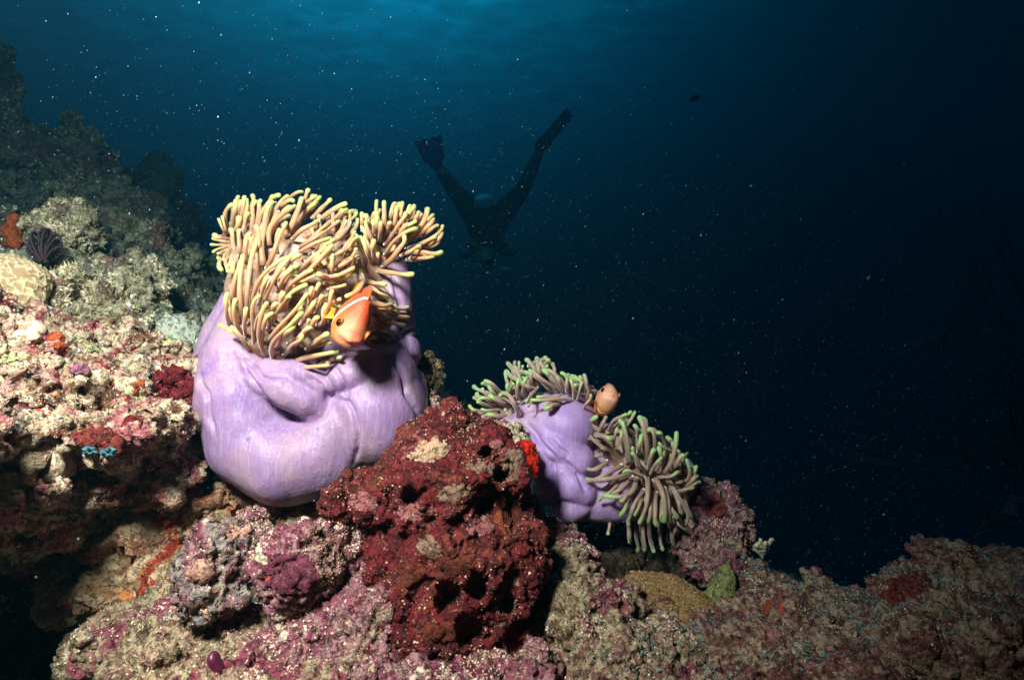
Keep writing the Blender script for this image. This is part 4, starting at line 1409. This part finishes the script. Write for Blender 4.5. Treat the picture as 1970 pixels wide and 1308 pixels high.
me.from_pydata([tuple(J[n][0]) for n in names], [(names.index(a), names.index(b)) for a, b in edges], [])
M['suit'] = simple('black_neoprene', lin(26, 28, 32), 0.7)
body = obj('body', me, None, diver)
sk = body.modifiers.new('skin', 'SKIN')
for i, n in enumerate(names):
    sv = me.skin_vertices[0].data[i]
    sv.radius = (J[n][1],) * 2
    sv.use_root = (n == 'pelvis')
body.modifiers.new('sub', 'SUBSURF').levels = 2
body.modifiers['sub'].render_levels = 2
dg = bpy.context.evaluated_depsgraph_get()
nm = bpy.data.meshes.new_from_object(body.evaluated_get(dg))
body.modifiers.clear()
body.data = nm
nm.materials.clear()
nm.materials.append(M['suit'])
nm.polygons.foreach_set('use_smooth', np.ones(len(nm.polygons), dtype=bool))

M['blade_blue'] = simple('blue_fin_blade', lin(60, 96, 180), 0.4)
_t = M['blade_blue'].node_tree
_mx, _tr = _t.nodes.new('ShaderNodeMixShader'), _t.nodes.new('ShaderNodeBsdfTranslucent')
_tr.inputs['Color'].default_value = lin(90, 130, 210)
_mx.inputs[0].default_value = 0.6
_t.links.new(_t.nodes['Principled BSDF'].outputs[0], _mx.inputs[1])
_t.links.new(_tr.outputs[0], _mx.inputs[2])
_t.links.new(_mx.outputs[0], _t.nodes['Material Output'].inputs['Surface'])
M['rubber'] = simple('black_rubber', lin(16, 17, 20), 0.55)
M['tank'] = simple('pale_tank_paint', lin(176, 206, 206), 0.4)
M['greenbit'] = simple('green_trim', lin(90, 170, 80), 0.5)


def swim_fin(ankle, tip, across, w0, w1):
    w0, w1 = w0 * DK, w1 * DK
    a, t = P(*ankle) - dl, P(*tip) - dl
    ax = Vector(t - a)
    L = ax.length
    ax.normalize()
    ac = Vector(across)
    ac = (ac - ax * ac.dot(ax)).normalized()
    nr = ax.cross(ac)
    f0 = empty('swim_fin', (0, 0, 0))
    f0.parent = diver
    nu, nv = 9, 12
    V, Q = [], []
    for sgn in (1, -1):
        for j in range(nv):
            g = j / (nv - 1)
            w = w0 + (w1 - w0) * g ** 0.7
            for i in range(nu):
                h = 2 * i / (nu - 1) - 1
                tipcut = 0.16 * (1 - abs(h)) * (j / (nv - 1)) ** 3
                p = Vector(a) + ax * L * (g - tipcut * 0.6) + ac * w * h + nr * (0.03 * g * (1 - h * h) + sgn * 0.008)
                V.append(tuple(p))
    n = nu * nv
    for j in range(nv - 1):
        for i in range(nu - 1):
            q = (j * nu + i, j * nu + i + 1, (j + 1) * nu + i + 1, (j + 1) * nu + i)
            Q += [q, tuple(n + k for k in q[::-1])]
    rim = [i for i in range(nu)] + [j * nu + nu - 1 for j in range(1, nv)] + [(nv - 1) * nu + i for i in range(nu - 2, -1, -1)] + [j * nu for j in range(nv - 2, 0, -1)]
    for k in range(len(rim)):
        x, y = rim[k], rim[(k + 1) % len(rim)]
        Q.append((y, x, n + x, n + y))
    obj('blade', mesh_from('blade', np.array(V), faces=Q), M['blade_blue'], f0)
    for h in (-0.97, -0.36, 0.36, 0.97):
        pts, rad = [], []
        g0 = 0.05 if abs(h) > 0.5 else 0.42
        for j in range(9):
            g = g0 + (0.99 - g0) * j / 8
            w = w0 + (w1 - w0) * g ** 0.7
            pts.append(np.array(Vector(a) + ax * L * g + ac * w * h + nr * 0.03 * g * (1 - h * h)))
            rad.append((0.026 - 0.010 * j / 8) * DK)
        obj('rib', tube_mesh('rib', pts, rad, 8), M['rubber'], f0)
    pk = [np.array(Vector(a) + ax * L * g) for g in (-0.22, -0.1, 0.02, 0.14, 0.22)]
    obj('foot_pocket', tube_mesh('foot_pocket', pk, [q * DK for q in (0.06, 0.075, 0.08, 0.078, 0.05)], 12), M['rubber'], f0)
    bk = [np.array(Vector(a) + ax * L * g - Vector((0, 0.085, 0))) for g in (0.03, 0.09)]
    obj('buckle', tube_mesh('buckle', bk, [0.045 * DK] * 2, 10), M['tank'], f0)


swim_fin((837, 312, YD - 0.02), (823, 266, YD - 0.2), (1, 0, 0.12), 0.085, 0.145)
swim_fin((1046, 274, YD - 0.02), (1098, 216, YD - 0.2), (0.75, 0.3, 0.5), 0.07, 0.12)
tk = empty('air_tank', (0, 0, 0))
tk.parent = diver
tb, tt_ = P(932, 384, YD - 0.28) - dl, P(936, 470, YD + 0.30) - dl
dtk = (tt_ - tb)
pts = [tb, tb + dtk * 0.015, tb + dtk * 0.06, tb + dtk * 0.5, tb + dtk * 0.9, tb + dtk * 0.97, tt_]
obj('cylinder', tube_mesh('cylinder', pts[2:], [q * DK for q in (0.112, 0.112, 0.112, 0.07, 0.03)], 24), M['rubber'], tk)
obj('boot', tube_mesh('boot', pts[:3], [q * DK for q in (0.100, 0.116, 0.117)], 24), M['tank'], tk)
obj('pouch', tube_mesh('pouch', [P(922, 487, YD - 0.15) - dl, P(934, 488, YD - 0.18) - dl, P(948, 486, YD - 0.15) - dl], [q * DK for q in (0.06, 0.095, 0.06)], 12), M['tank'], diver)
obj('hose', tube_mesh('hose', [P(*q) - dl for q in ((906, 462, YD - .2), (913, 466, YD - .22), (917, 474, YD - .2), (914, 482, YD - .18))], [0.022 * DK] * 4, 8), M['greenbit'], diver)
for q in ((848, 330), (1034, 297)):
    c = P(q[0], q[1], YD - 0.1) - dl
    obj('ankle_strap', tube_mesh('ankle_strap', [c + np.array([0, 0, -.03]), c + np.array([0, 0.0, .03])], [0.05 * DK] * 2, 10), M['tank'], diver)


# ================================================================== corals, sponges, feather star
def lump(name, lobes, voxel, mat, seed, label, cat, group=None, **kw):
    o = rock(name, lobes, voxel, mat, seed=seed, **kw)
    return tag(o, label, cat, group)


def brain_mat(name, hi, lo):
    k = NT(name)
    a = k.node('ShaderNodeAttribute', attribute_name='h')
    c = k.mix(k.step(a.outputs['Fac'], 0.25, 0.75), lo, hi)
    c = k.mix(k.math('MULTIPLY', k.noise(200, 3, 0.7), 0.4), c, k.mix(0.6, c, PALE))
    k.base(c)
    k.set(Roughness=0.8)
    k.bump(k.noise(260, 3), 0.5, 0.003)
    return k.m


def brain(name, lobes, freq, amp, mat, seed, label):
    o = rock(name, lobes, 0.0030, mat, seed=seed, big=(0.006, 14), mid=(0, 1), fine=(0, 1), sm=5)
    V, Q = o_data[o.name]
    N = vnormals(V, Q)
    w = V * freq + 0.6 * np.stack([perlin(V * freq * 0.6, seed + i) for i in range(3)], 1)
    h = np.clip(1 - np.abs(perlin(w, seed + 5)) * 3.4, 0, 1)
    h = h ** 0.8
    V = V + N * (amp * h)[:, None] + N * (0.0012 * fbm(V * 220, 2, seed=seed)[:, None])
    o.data.vertices.foreach_set('co', (V - np.array(o.location, dtype=np.float32)).astype(np.float32).ravel())
    at = o.data.attributes.new('h', 'FLOAT', 'POINT')
    at.data.foreach_set('value', h.astype(np.float32))
    o.data.update()
    return tag(o, label, 'coral')


brain('brain_coral', [(22, 548, 1.06, 60, 52), (10, 520, 1.10, 45, 30), (35, 570, 1.04, 38, 38)], 105, 0.005, brain_mat('golden_maze', lin(206, 178, 138), lin(150, 112, 66)), 81, 'golden brain coral dome with maze ridges at the left edge')
brain('brain_coral', [(58, 636, front(58, 640, [ledge]) + .012, 24, 18), (52, 648, front(52, 650, [ledge]) + .012, 22, 14)], 70, 0.004, brain_mat('tan_maze', lin(214, 180, 152), lin(150, 96, 70)), 82, 'small tan ridged coral knob on the bright ledge')
dome_m = mat_rock('brown_dome_coral', [(0.3, lin(120, 84, 50)), (0.5, lin(150, 110, 66)), (0.7, lin(128, 92, 56))], 12, lin(220, 200, 160), 0.585, [], fine=260)
dm = lump('dome_coral', [(1255, 1150, 0.98, 80, 42), (1300, 1170, 0.95, 80, 38), (1230, 1165, 0.96, 55, 40)], 0.0032, dome_m, 83, 'mustard brown dome coral dusted with pale polyps on the rubble', 'coral',
     big=(0.008, 18), mid=(0.003, 80), fine=(0.002, 200))
chips(dm, 'polyps', 6000, (0.0006, 0.0013), [lin(200, 176, 136), lin(170, 134, 90), lin(140, 104, 66)], 83)
lump('horn_coral', [(1388, 1140, 1.0, 26, 30), (1396, 1112, 1.01, 17, 30, None, 12), (1402, 1094, 1.02, 11, 16), (1370, 1152, 1.0, 22, 16)], 0.003,
     mat_rock('yellow_green_horn', [(0.3, lin(92, 94, 50)), (0.5, lin(136, 136, 84)), (0.7, lin(108, 106, 62))], 14, lin(210, 210, 150), 0.58), 84, 'yellow-green horn-shaped coral stub standing on the rubble', 'coral',
     big=(0.006, 30), mid=(0.004, 90), fine=(0.0015, 220))
lump('finger_coral', [(1530, 1128, 1.05, 36, 12, None, 22), (1560, 1110, 1.06, 26, 10, None, 40), (1572, 1098, 1.07, 12, 9), (1555, 1135, 1.04, 30, 12), (1590, 1120, 1.06, 16, 9, None, 30)], 0.003, M['rubble'], 85,
     'broken grey finger coral lying at the edge of the drop', 'coral', big=(0.004, 30), mid=(0.005, 80), fine=(0.002, 200))

# pale bushy soft coral
rs = np.random.default_rng(5)
s = Soup()
for i in range(26):
    a = rs.uniform(0, 6.28)
    l = rs.uniform(0.3, 1.0)
    for j in range(5):
        f = j / 4
        c = P(1466 + math.cos(a) * 23 * l * f, 1066 - 30 * l * f * (0.6 + 0.4 * abs(math.sin(a * 3))) + rs.normal() * 1.5, 1.12 + 0.022 * math.sin(a) * f * l)
        s.ell(c, (0.0044, 0.0044, 0.0052), sub=1)
V, Q = remesh(s, 0.0026)
V = V + vnormals(V, Q) * (0.003 * fbm(V * 200, 3, seed=3)[:, None])
c0 = V.mean(0)
o = obj('soft_coral', mesh_from('soft_coral', V - c0, quads=Q), simple('cream_soft_coral', lin(206, 190, 160), 0.8, bumpsc=300), loc=tuple(float(x) for x in c0))
tag(o, 'small cream bushy soft coral at the far edge of the rubble', 'coral')

orange = mat_rock('orange_sponge', [(0.3, lin(150, 54, 26)), (0.5, lin(186, 90, 50)), (0.7, lin(160, 70, 38))], 20, lin(240, 170, 130), 0.66, [], fine=240)
vivid = mat_rock('vivid_red_sponge', [(0.3, lin(196, 22, 8)), (0.5, lin(232, 40, 14)), (0.7, lin(214, 60, 30))], 24, lin(250, 150, 110), 0.66, [], fine=240)
fos = front(22, 445, [o for o in bpy.data.objects if o.name in o_data], 20) - 0.01
lump('orange_sponge', [(24, 420, fos, 12, 12), (22, 445, fos, 15, 20), (28, 468, fos, 14, 10), (14, 468, fos, 10, 9)], 0.004, orange, 91, 'orange lumpy sponge column on the far left reef', 'sponge', big=(0.006, 20), mid=(0.006, 60), fine=(0.002, 160))
lump('red_sponge', [(1008, 862, 0.955, 20, 17, 0.018), (1022, 885, 0.955, 15, 20, 0.018, -18), (1032, 905, 0.955, 7, 16, 0.012)], 0.0028, vivid, 92, 'vivid red sponge between the red rock and the violet anemone', 'sponge', big=(0.004, 30), mid=(0.004, 90), fine=(0.002, 200))
lump('orange_sponge', [(x, y, front(x, y, [ledge]) + .006, rx, ry, .012) for x, y, rx, ry in ((106, 652, 13, 15), (116, 666, 9, 9))], 0.0028, orange, 93, 'orange sponge tuft on the bright ledge below the golden brain coral', 'sponge', big=(0.004, 30), mid=(0.004, 90), fine=(0.002, 200))
lump('orange_sponge', [(x, y, front(x, y, [ledge]) + .006, rx, ry, .012) for x, y, rx, ry in ((270, 742, 11, 10), (262, 752, 8, 8))], 0.0028, orange, 94, 'salmon orange sponge tuft on the ledge near the big anemone', 'sponge', big=(0.004, 30), mid=(0.004, 90), fine=(0.002, 200))
lump('orange_sponge', [(306, 568, 1.5, 7, 6)], 0.003, orange, 95, 'tiny orange sponge on the outcrop over the pale sand', 'sponge', big=(0.003, 40), mid=(0.002, 90), fine=(0.001, 200))
wet = mat_rock('wet_maroon', [(0.3, lin(66, 10, 18)), (0.5, lin(112, 24, 32)), (0.7, lin(84, 14, 24))], 16, lin(230, 190, 186), 0.60, [], fine=200, rough=0.4)
brick = mat_rock('red_brown_crust', [(0.3, lin(80, 18, 26)), (0.5, lin(130, 52, 44)), (0.7, lin(96, 26, 32))], 16, lin(216, 176, 150), 0.60, [], fine=200)
lemon = mat_rock('pale_green_crust', [(0.3, lin(150, 150, 96)), (0.5, lin(196, 196, 140)), (0.7, lin(170, 164, 116))], 18, PALE, 0.60, [], fine=200)
mauve = mat_rock('mauve_crust', [(0.3, lin(110, 56, 84)), (0.5, lin(160, 100, 124)), (0.7, lin(130, 70, 96))], 18, PALE, 0.62, [], fine=200)
dull = mat_rock('dull_orange_crust', [(0.3, lin(120, 44, 26)), (0.5, lin(160, 76, 44)), (0.7, lin(130, 56, 34))], 18, SAND, 0.64, [], fine=200)
KR = {o.get('label', ''): o for o in bpy.data.objects if o.name in o_data}


def byl(t):
    return next(o for l, o in KR.items() if t in l)


for nm, rk, x, y, rx, ry, hh, mt, rot, lab in (
        ('maroon_sponge', ledge, 338, 742, 62, 40, .010, wet, 15, 'glossy maroon sponge on the ledge touching the big anemone'),
        ('maroon_sponge', ledge, 190, 846, 62, 26, .008, brick, 4, 'brick red crust sponge on the lip of the ledge'),
        ('maroon_sponge', ledge, 262, 815, 40, 16, .006, wet, 0, 'thin wine red crust along the lip right of the turquoise algae'),
        ('maroon_sponge', ledge, 30, 838, 34, 16, .006, brick, -10, 'rusty crust near the left picture edge under the ledge top'),
        ('pale_crust', ledge, 170, 668, 52, 9, .006, lemon, 32, 'pale lemon-green crust streak running down the ledge top'),
        ('pale_crust', ledge, 12, 690, 26, 14, .006, lemon, 0, 'pale lemon-green crust at the left picture edge'),
        ('mauve_crust', ledge, 150, 712, 26, 14, .006, mauve, 0, 'mauve crust patch in the middle of the ledge top'),
        ('mauve_crust', ledge, 95, 598, 22, 10, .005, mauve, 0, 'pink crust just right of the golden brain coral'),
        ('mauve_crust', byl('mauve coralline rock'), 560, 1105, 58, 44, .006, mat_rock('magenta_crust', [(0.3, lin(80, 28, 44)), (0.5, lin(120, 56, 74)), (0.7, lin(96, 38, 56))], 20, lin(200, 160, 156), 0.60, [], fine=220), 10, 'magenta crust spread over the mauve rock with the slit'),
        ('pale_crust', byl('round grey and pink'), 385, 1100, 34, 26, .005, mat_rock('salmon_crust', [(0.3, lin(170, 116, 100)), (0.5, lin(200, 150, 130)), (0.7, lin(180, 130, 112))], 20, PALE, 0.62, [], fine=220), 0, 'salmon crust on the round grey knobbly rock'),
        ('rust_crust', byl('low reddish rubble'), 1500, 1180, 34, 30, .008, dull, 30, 'rusty orange crust on the low rubble'),
        ('maroon_sponge', byl('pink and grey crusted rock'), 1378, 978, 26, 18, .006, brick, 20, 'wine red crust on the rock beyond the drooping tentacles'),
        ('maroon_sponge', byl('dark brown mound'), 1740, 1130, 60, 34, .006, brick, -25, 'dark red crust on the left flank of the mound'),
        ('maroon_sponge', byl('knobbly green-grey outcrop'), 150, 540, 34, 18, .010, wet, 0, 'maroon crust on the green-grey outcrop below the feather star')):
    tag(crust(nm, rk, x, y, rx, ry, hh, mt, int(x + y), rot), lab, 'crust' if 'crust' in nm else 'sponge')
fsq = front(414, 1272, [o for o in bpy.data.objects if o.name.startswith(('bank_rock', 'knobbly_rock')) and o.name in o_data], 16)
lump('sea_squirt', [(412, 1268, fsq, 11, 18, None, -20), (420, 1284, fsq, 10, 16, None, -10)], 0.0024, simple('plum_skin', lin(86, 26, 56), 0.4, 0.2), 99, 'dark plum oval sea squirt on the sandy bank', 'sea squirt', big=(0.001, 30), mid=(0, 1), fine=(0, 1))
for i, (x, y, r, rl, lab) in enumerate(((290, 662, 24, 20, 'dark green tube sponge lying nearest the outcrop on the sand'), (356, 668, 20, 70, 'dark green tube sponge standing beside the big anemone'), (324, 690, 11, 10, 'short dark green sponge stub on the pale sand'))):
    lump('tube_sponge', [(x, y, 1.38, r, 9, 0.014, rl), (x + r * .7 * math.cos(R(rl)), y + r * .7 * math.sin(R(rl)), 1.38, 9, 9)], 0.003, simple('dark_green_sponge', lin(70, 84, 58), 0.8, bumpsc=120), 110 + i, lab, 'sponge', big=(0.004, 30), mid=(0.003, 80), fine=(0.001, 200))
# turquoise ruffled algae on the lip
for (x, y, lab) in ((172, 868, 'bright turquoise ruffled alga, the left one of a pair on the ledge lip'), (208, 870, 'bright turquoise ruffled alga, the right one of a pair on the ledge lip')):
    rs = np.random.default_rng(int(x))
    fyq = front(x, y, [ledge], 12) - 0.004
    V, T = [], []
    for b in range(6):
        a0 = b / 6 * 6.28 + rs.uniform(-.3, .3)
        L = rs.uniform(10, 16)
        n0 = len(V)
        for j in range(5):
            f = j / 4
            for i in range(3):
                w = (i - 1) * (3 + 5 * f)
                V.append(P(x + math.cos(a0) * L * f - math.sin(a0) * w, y + math.sin(a0) * L * f * .7 + math.cos(a0) * w * .7, fyq - 0.008 * math.sin(f * 3) + 0.003 * (i % 2) + 0.003 * math.sin(7 * f + b)))
        for j in range(4):
            for i in range(2):
                p = n0 + j * 3 + i
                T += [(p, p + 1, p + 4), (p, p + 4, p + 3)]
    V = np.array(V)
    c0 = V.mean(0)
    V2 = np.concatenate([V - c0, V - c0 + np.array([0, 0.0012, 0])])
    T2 = T + [(c + len(V), b + len(V), a + len(V)) for a, b, c in T]
    o = obj('ruffled_alga', mesh_from('ruffled_alga', V2, tris=np.array(T2)), simple('turquoise_alga', lin(58, 108, 118), 0.6, 0.1), loc=tuple(c0))
    tag(o, lab, 'alga', 'turquoise algae')


def feather_star():
    root = empty('feather_star', tuple(P(86, 506, 1.22)))
    tag(root, 'black feather star with curled mauve-edged arms beside the golden brain coral', 'feather star')
    l0 = np.array(root.location)
    mA = simple('mauve_arm', lin(58, 30, 44), 0.7)
    mB = simple('black_pinnule', lin(20, 11, 17), 0.7)
    k = 1.22 / F
    rs = np.random.default_rng(9)
    arms = [(-44, 42, 9, -6), (-31, 54, 10, 4), (-17, 62, 10, -8), (-4, 68, 11, 6), (9, 66, 10, -8), (21, 60, 10, 5), (33, 54, 10, -4), (46, 44, 9, 6)]
    for i, (an, ln, hw, dy) in enumerate(arms):
        ca, sa = math.cos(R(an)), math.sin(R(an))
        pts = []
        for j in range(25):                       # up one side, over the tip, curling back down inside
            f = j / 24
            th = f * 1.75 * math.pi
            r_ = 1.0 if f < 0.6 else 1.0 - 0.5 * (f - 0.6) / 0.4
            ly = ln * (0.5 - 0.5 * math.cos(min(th, math.pi) if f < 0.571 else math.pi + (th - math.pi) * 0.62))
            lx = -hw * r_ * math.sin(th) * (0.35 + 0.65 * ly / ln)
            pts.append(np.array([lx * ca + ly * sa, dy * f - 4 * math.sin(th), -lx * sa + ly * ca]) * k)
        a = obj('arm', tube_mesh('arm', pts, [0.0026 - 0.0010 * j / 24 for j in range(25)], 7), mA, root)
        V, T = [], []
        ax = [np.array([sa, 0.0, ca]) * ln * k * g for g in np.linspace(0.08, 0.94, 40)]
        for j in range(1, 24):
            for q in range(5):
                c = pts[j] + (pts[min(j + 1, 24)] - pts[j]) * q / 5
                near = min(ax, key=lambda m: abs((m - c) @ np.array([sa, 0, ca]) - 0.004))
                tip = near + np.array([rs.normal() * .0015, dy * .5 * k + 0.003 + rs.normal() * .002, rs.normal() * .0015])
                d = (pts[min(j + 1, 24)] - pts[j]) * 0.30
                n0 = len(V)
                V += [c + d, c - d, c + np.array([0, .0012, 0]), tip]
                T += [(n0, n0 + 1, n0 + 3), (n0 + 1, n0 + 2, n0 + 3), (n0 + 2, n0, n0 + 3)]
        pn = obj('pinnules', mesh_from('pinnules', np.array(V), tris=np.array(T), smooth=False), mB, a)
        pn['kind'] = 'stuff'
    cr = rock('cirri', [(86, 503, 1.22, 9, 8)], 0.004, mB, seed=7, big=(0.002, 60), mid=(0, 1), fine=(0.001, 200))
    cr.parent = root
    cr.location = np.array(cr.location) - l0


feather_star()


def black_coral(x, y, Y, h, seed, label, col):
    """wiry branching bush"""
    rs = np.random.default_rng(seed)
    base = P(x, y, Y)
    segs = []

    def grow(p, d, L, r, lev):
        n = 6
        pts = [p]
        for i in range(n):
            d = d + rs.normal(size=3) * 0.16 + np.array([0, 0, 0.03])
            d /= np.linalg.norm(d)
            p = p + d * L / n
            pts.append(p)
            if lev < 3 and i >= 1:
                for _ in range(2 if lev else 1):
                    dd = d + rs.normal(size=3) * 0.75
                    grow(p, dd / np.linalg.norm(dd), L * rs.uniform(.5, .75), r * 0.62, lev + 1)
        segs.append((pts, r))
    for i in range(4):
        d = np.array([rs.normal() * .5, rs.normal() * .3, 1.0])
        grow(np.zeros(3), d / np.linalg.norm(d), h * rs.uniform(.5, .8), 0.004, 1)
    V, T = [], []
    for pts, r in segs:
        C = np.array(pts)
        n0 = len(V)
        for i, c in enumerate(C):
            rr = r * (1 - 0.6 * i / len(C))
            for j in range(3):
                a = j * 2.094
                V.append(c + rr * np.array([math.cos(a), math.sin(a) * .7, math.sin(a) * .7]))
        for i in range(len(C) - 1):
            for j in range(3):
                a, b = n0 + i * 3 + j, n0 + i * 3 + (j + 1) % 3
                T += [(a, b, b + 3), (a, b + 3, a + 3)]
    o = obj('black_coral', mesh_from('black_coral', np.array(V), tris=np.array(T)), simple('wiry_' + label.split()[0], col, 0.8), loc=tuple(base))
    tag(o, label, 'coral')


black_coral(1900, 1010, 1.7, 0.52, 3, 'large brown wiry black coral bush at the dark right edge', lin(52, 36, 22))
black_coral(1985, 780, 2.1, 0.62, 4, 'faint wiry coral reaching up along the right picture edge', lin(110, 84, 56))
lump('blue_coral', [(1962, 968, 1.3, 16, 16), (1950, 985, 1.3, 14, 12), (1975, 985, 1.3, 16, 16)], 0.005, simple('blue_coral_skin', lin(14, 24, 52), 0.8, bumpsc=120), 120, 'dim blue coral clump at the right edge above the mound', 'coral', big=(0.010, 24), mid=(0.012, 60), fine=(0.003, 180))

# small fish far off, a dark shape in open water
o = obj('small_fish', fish_body(), simple('dark_fish', lin(20, 26, 34), 0.6), loc=tuple(P(1335, 191, 5.0)))
o.scale = (0.13, 0.11, 0.10)
o.rotation_euler = (0, R(-28), R(10))
tag(o, 'small dark fish alone in open water right of the diver', 'fish')


# ================================================================== drifting plankton (too many to count)
def snow(n):
    rs = np.random.default_rng(77)
    v0 = np.array([(1, 0, -.7), (-1, 0, -.7), (0, 1, .7), (0, -1, .7)], dtype=np.float32)
    t0 = np.array([(0, 1, 2), (0, 3, 1), (0, 2, 3), (1, 3, 2)])
    px = rs.uniform(-300, 2270, n)
    py = rs.uniform(-250, 1150, n)
    Y = (0.75 ** 3 + rs.random(n) * (3.2 ** 3 - 0.75 ** 3)) ** (1 / 3)
    Y[:60] = rs.uniform(0.24, 0.45, 60)
    c = np.stack([(px - 985) / F * Y, Y, (654 - py) / F * Y], 1)
    c = c + 0.10 * np.stack([fbm(c * 2.2, 2, seed=90 + i) for i in range(3)], 1)
    sz = 0.00032 * np.exp(np.clip(rs.normal(size=n), -2, 2.4) * 0.58) * np.maximum(1.0, Y / 1.3)
    st_ = np.ones((n, 3)) * sz[:, None]
    st_[:, 2] *= rs.uniform(0.9, 2.2, n)
    W = v0[None] * st_[:, None, :]
    W[:, :, 0] += W[:, :, 2] * 0.5
    W = W + c[:, None, :]
    T = (t0[None] + (np.arange(n) * 4)[:, None, None]).reshape(-1, 3)
    k = NT('plankton')
    k.base(lin(190, 214, 222))
    k.set(Roughness=0.6)
    o = obj('plankton', mesh_from('plankton', W.reshape(-1, 3), tris=T), k.m)
    tag(o, 'pale specks of plankton drifting through all the open water', 'plankton', kind='stuff')


snow(75000)

# ================================================================== the water itself
hv = bpy.data.materials.new('sea_water')
hv.use_nodes = True
hv.node_tree.nodes.clear()
pv = hv.node_tree.nodes.new('ShaderNodeVolumePrincipled')
pv.inputs['Color'].default_value = (0.014, 0.062, 0.085, 1)
pv.inputs['Absorption Color'].default_value = (0.07, 0.655, 0.79, 1)
pv.inputs['Density'].default_value = 0.29
pv.inputs['Anisotropy'].default_value = 0.6
ho = hv.node_tree.nodes.new('ShaderNodeOutputMaterial')
hv.node_tree.links.new(pv.outputs[0], ho.inputs['Volume'])
b0, b1 = np.array([-14, -1.5, -14.5]), np.array([14, 10.5, 4.5])
V = np.array([[(b0, b1)[i][0], (b0, b1)[j][1], (b0, b1)[k][2]] for i in (0, 1) for j in (0, 1) for k in (0, 1)])
hz = obj('haze', mesh_from('haze', V, faces=[(0, 1, 3, 2), (4, 6, 7, 5), (0, 4, 5, 1), (2, 3, 7, 6), (0, 2, 6, 4), (1, 5, 7, 3)], smooth=False), hv)
tag(hz, 'blue-green sea water filling the whole scene', 'water', kind='stuff')
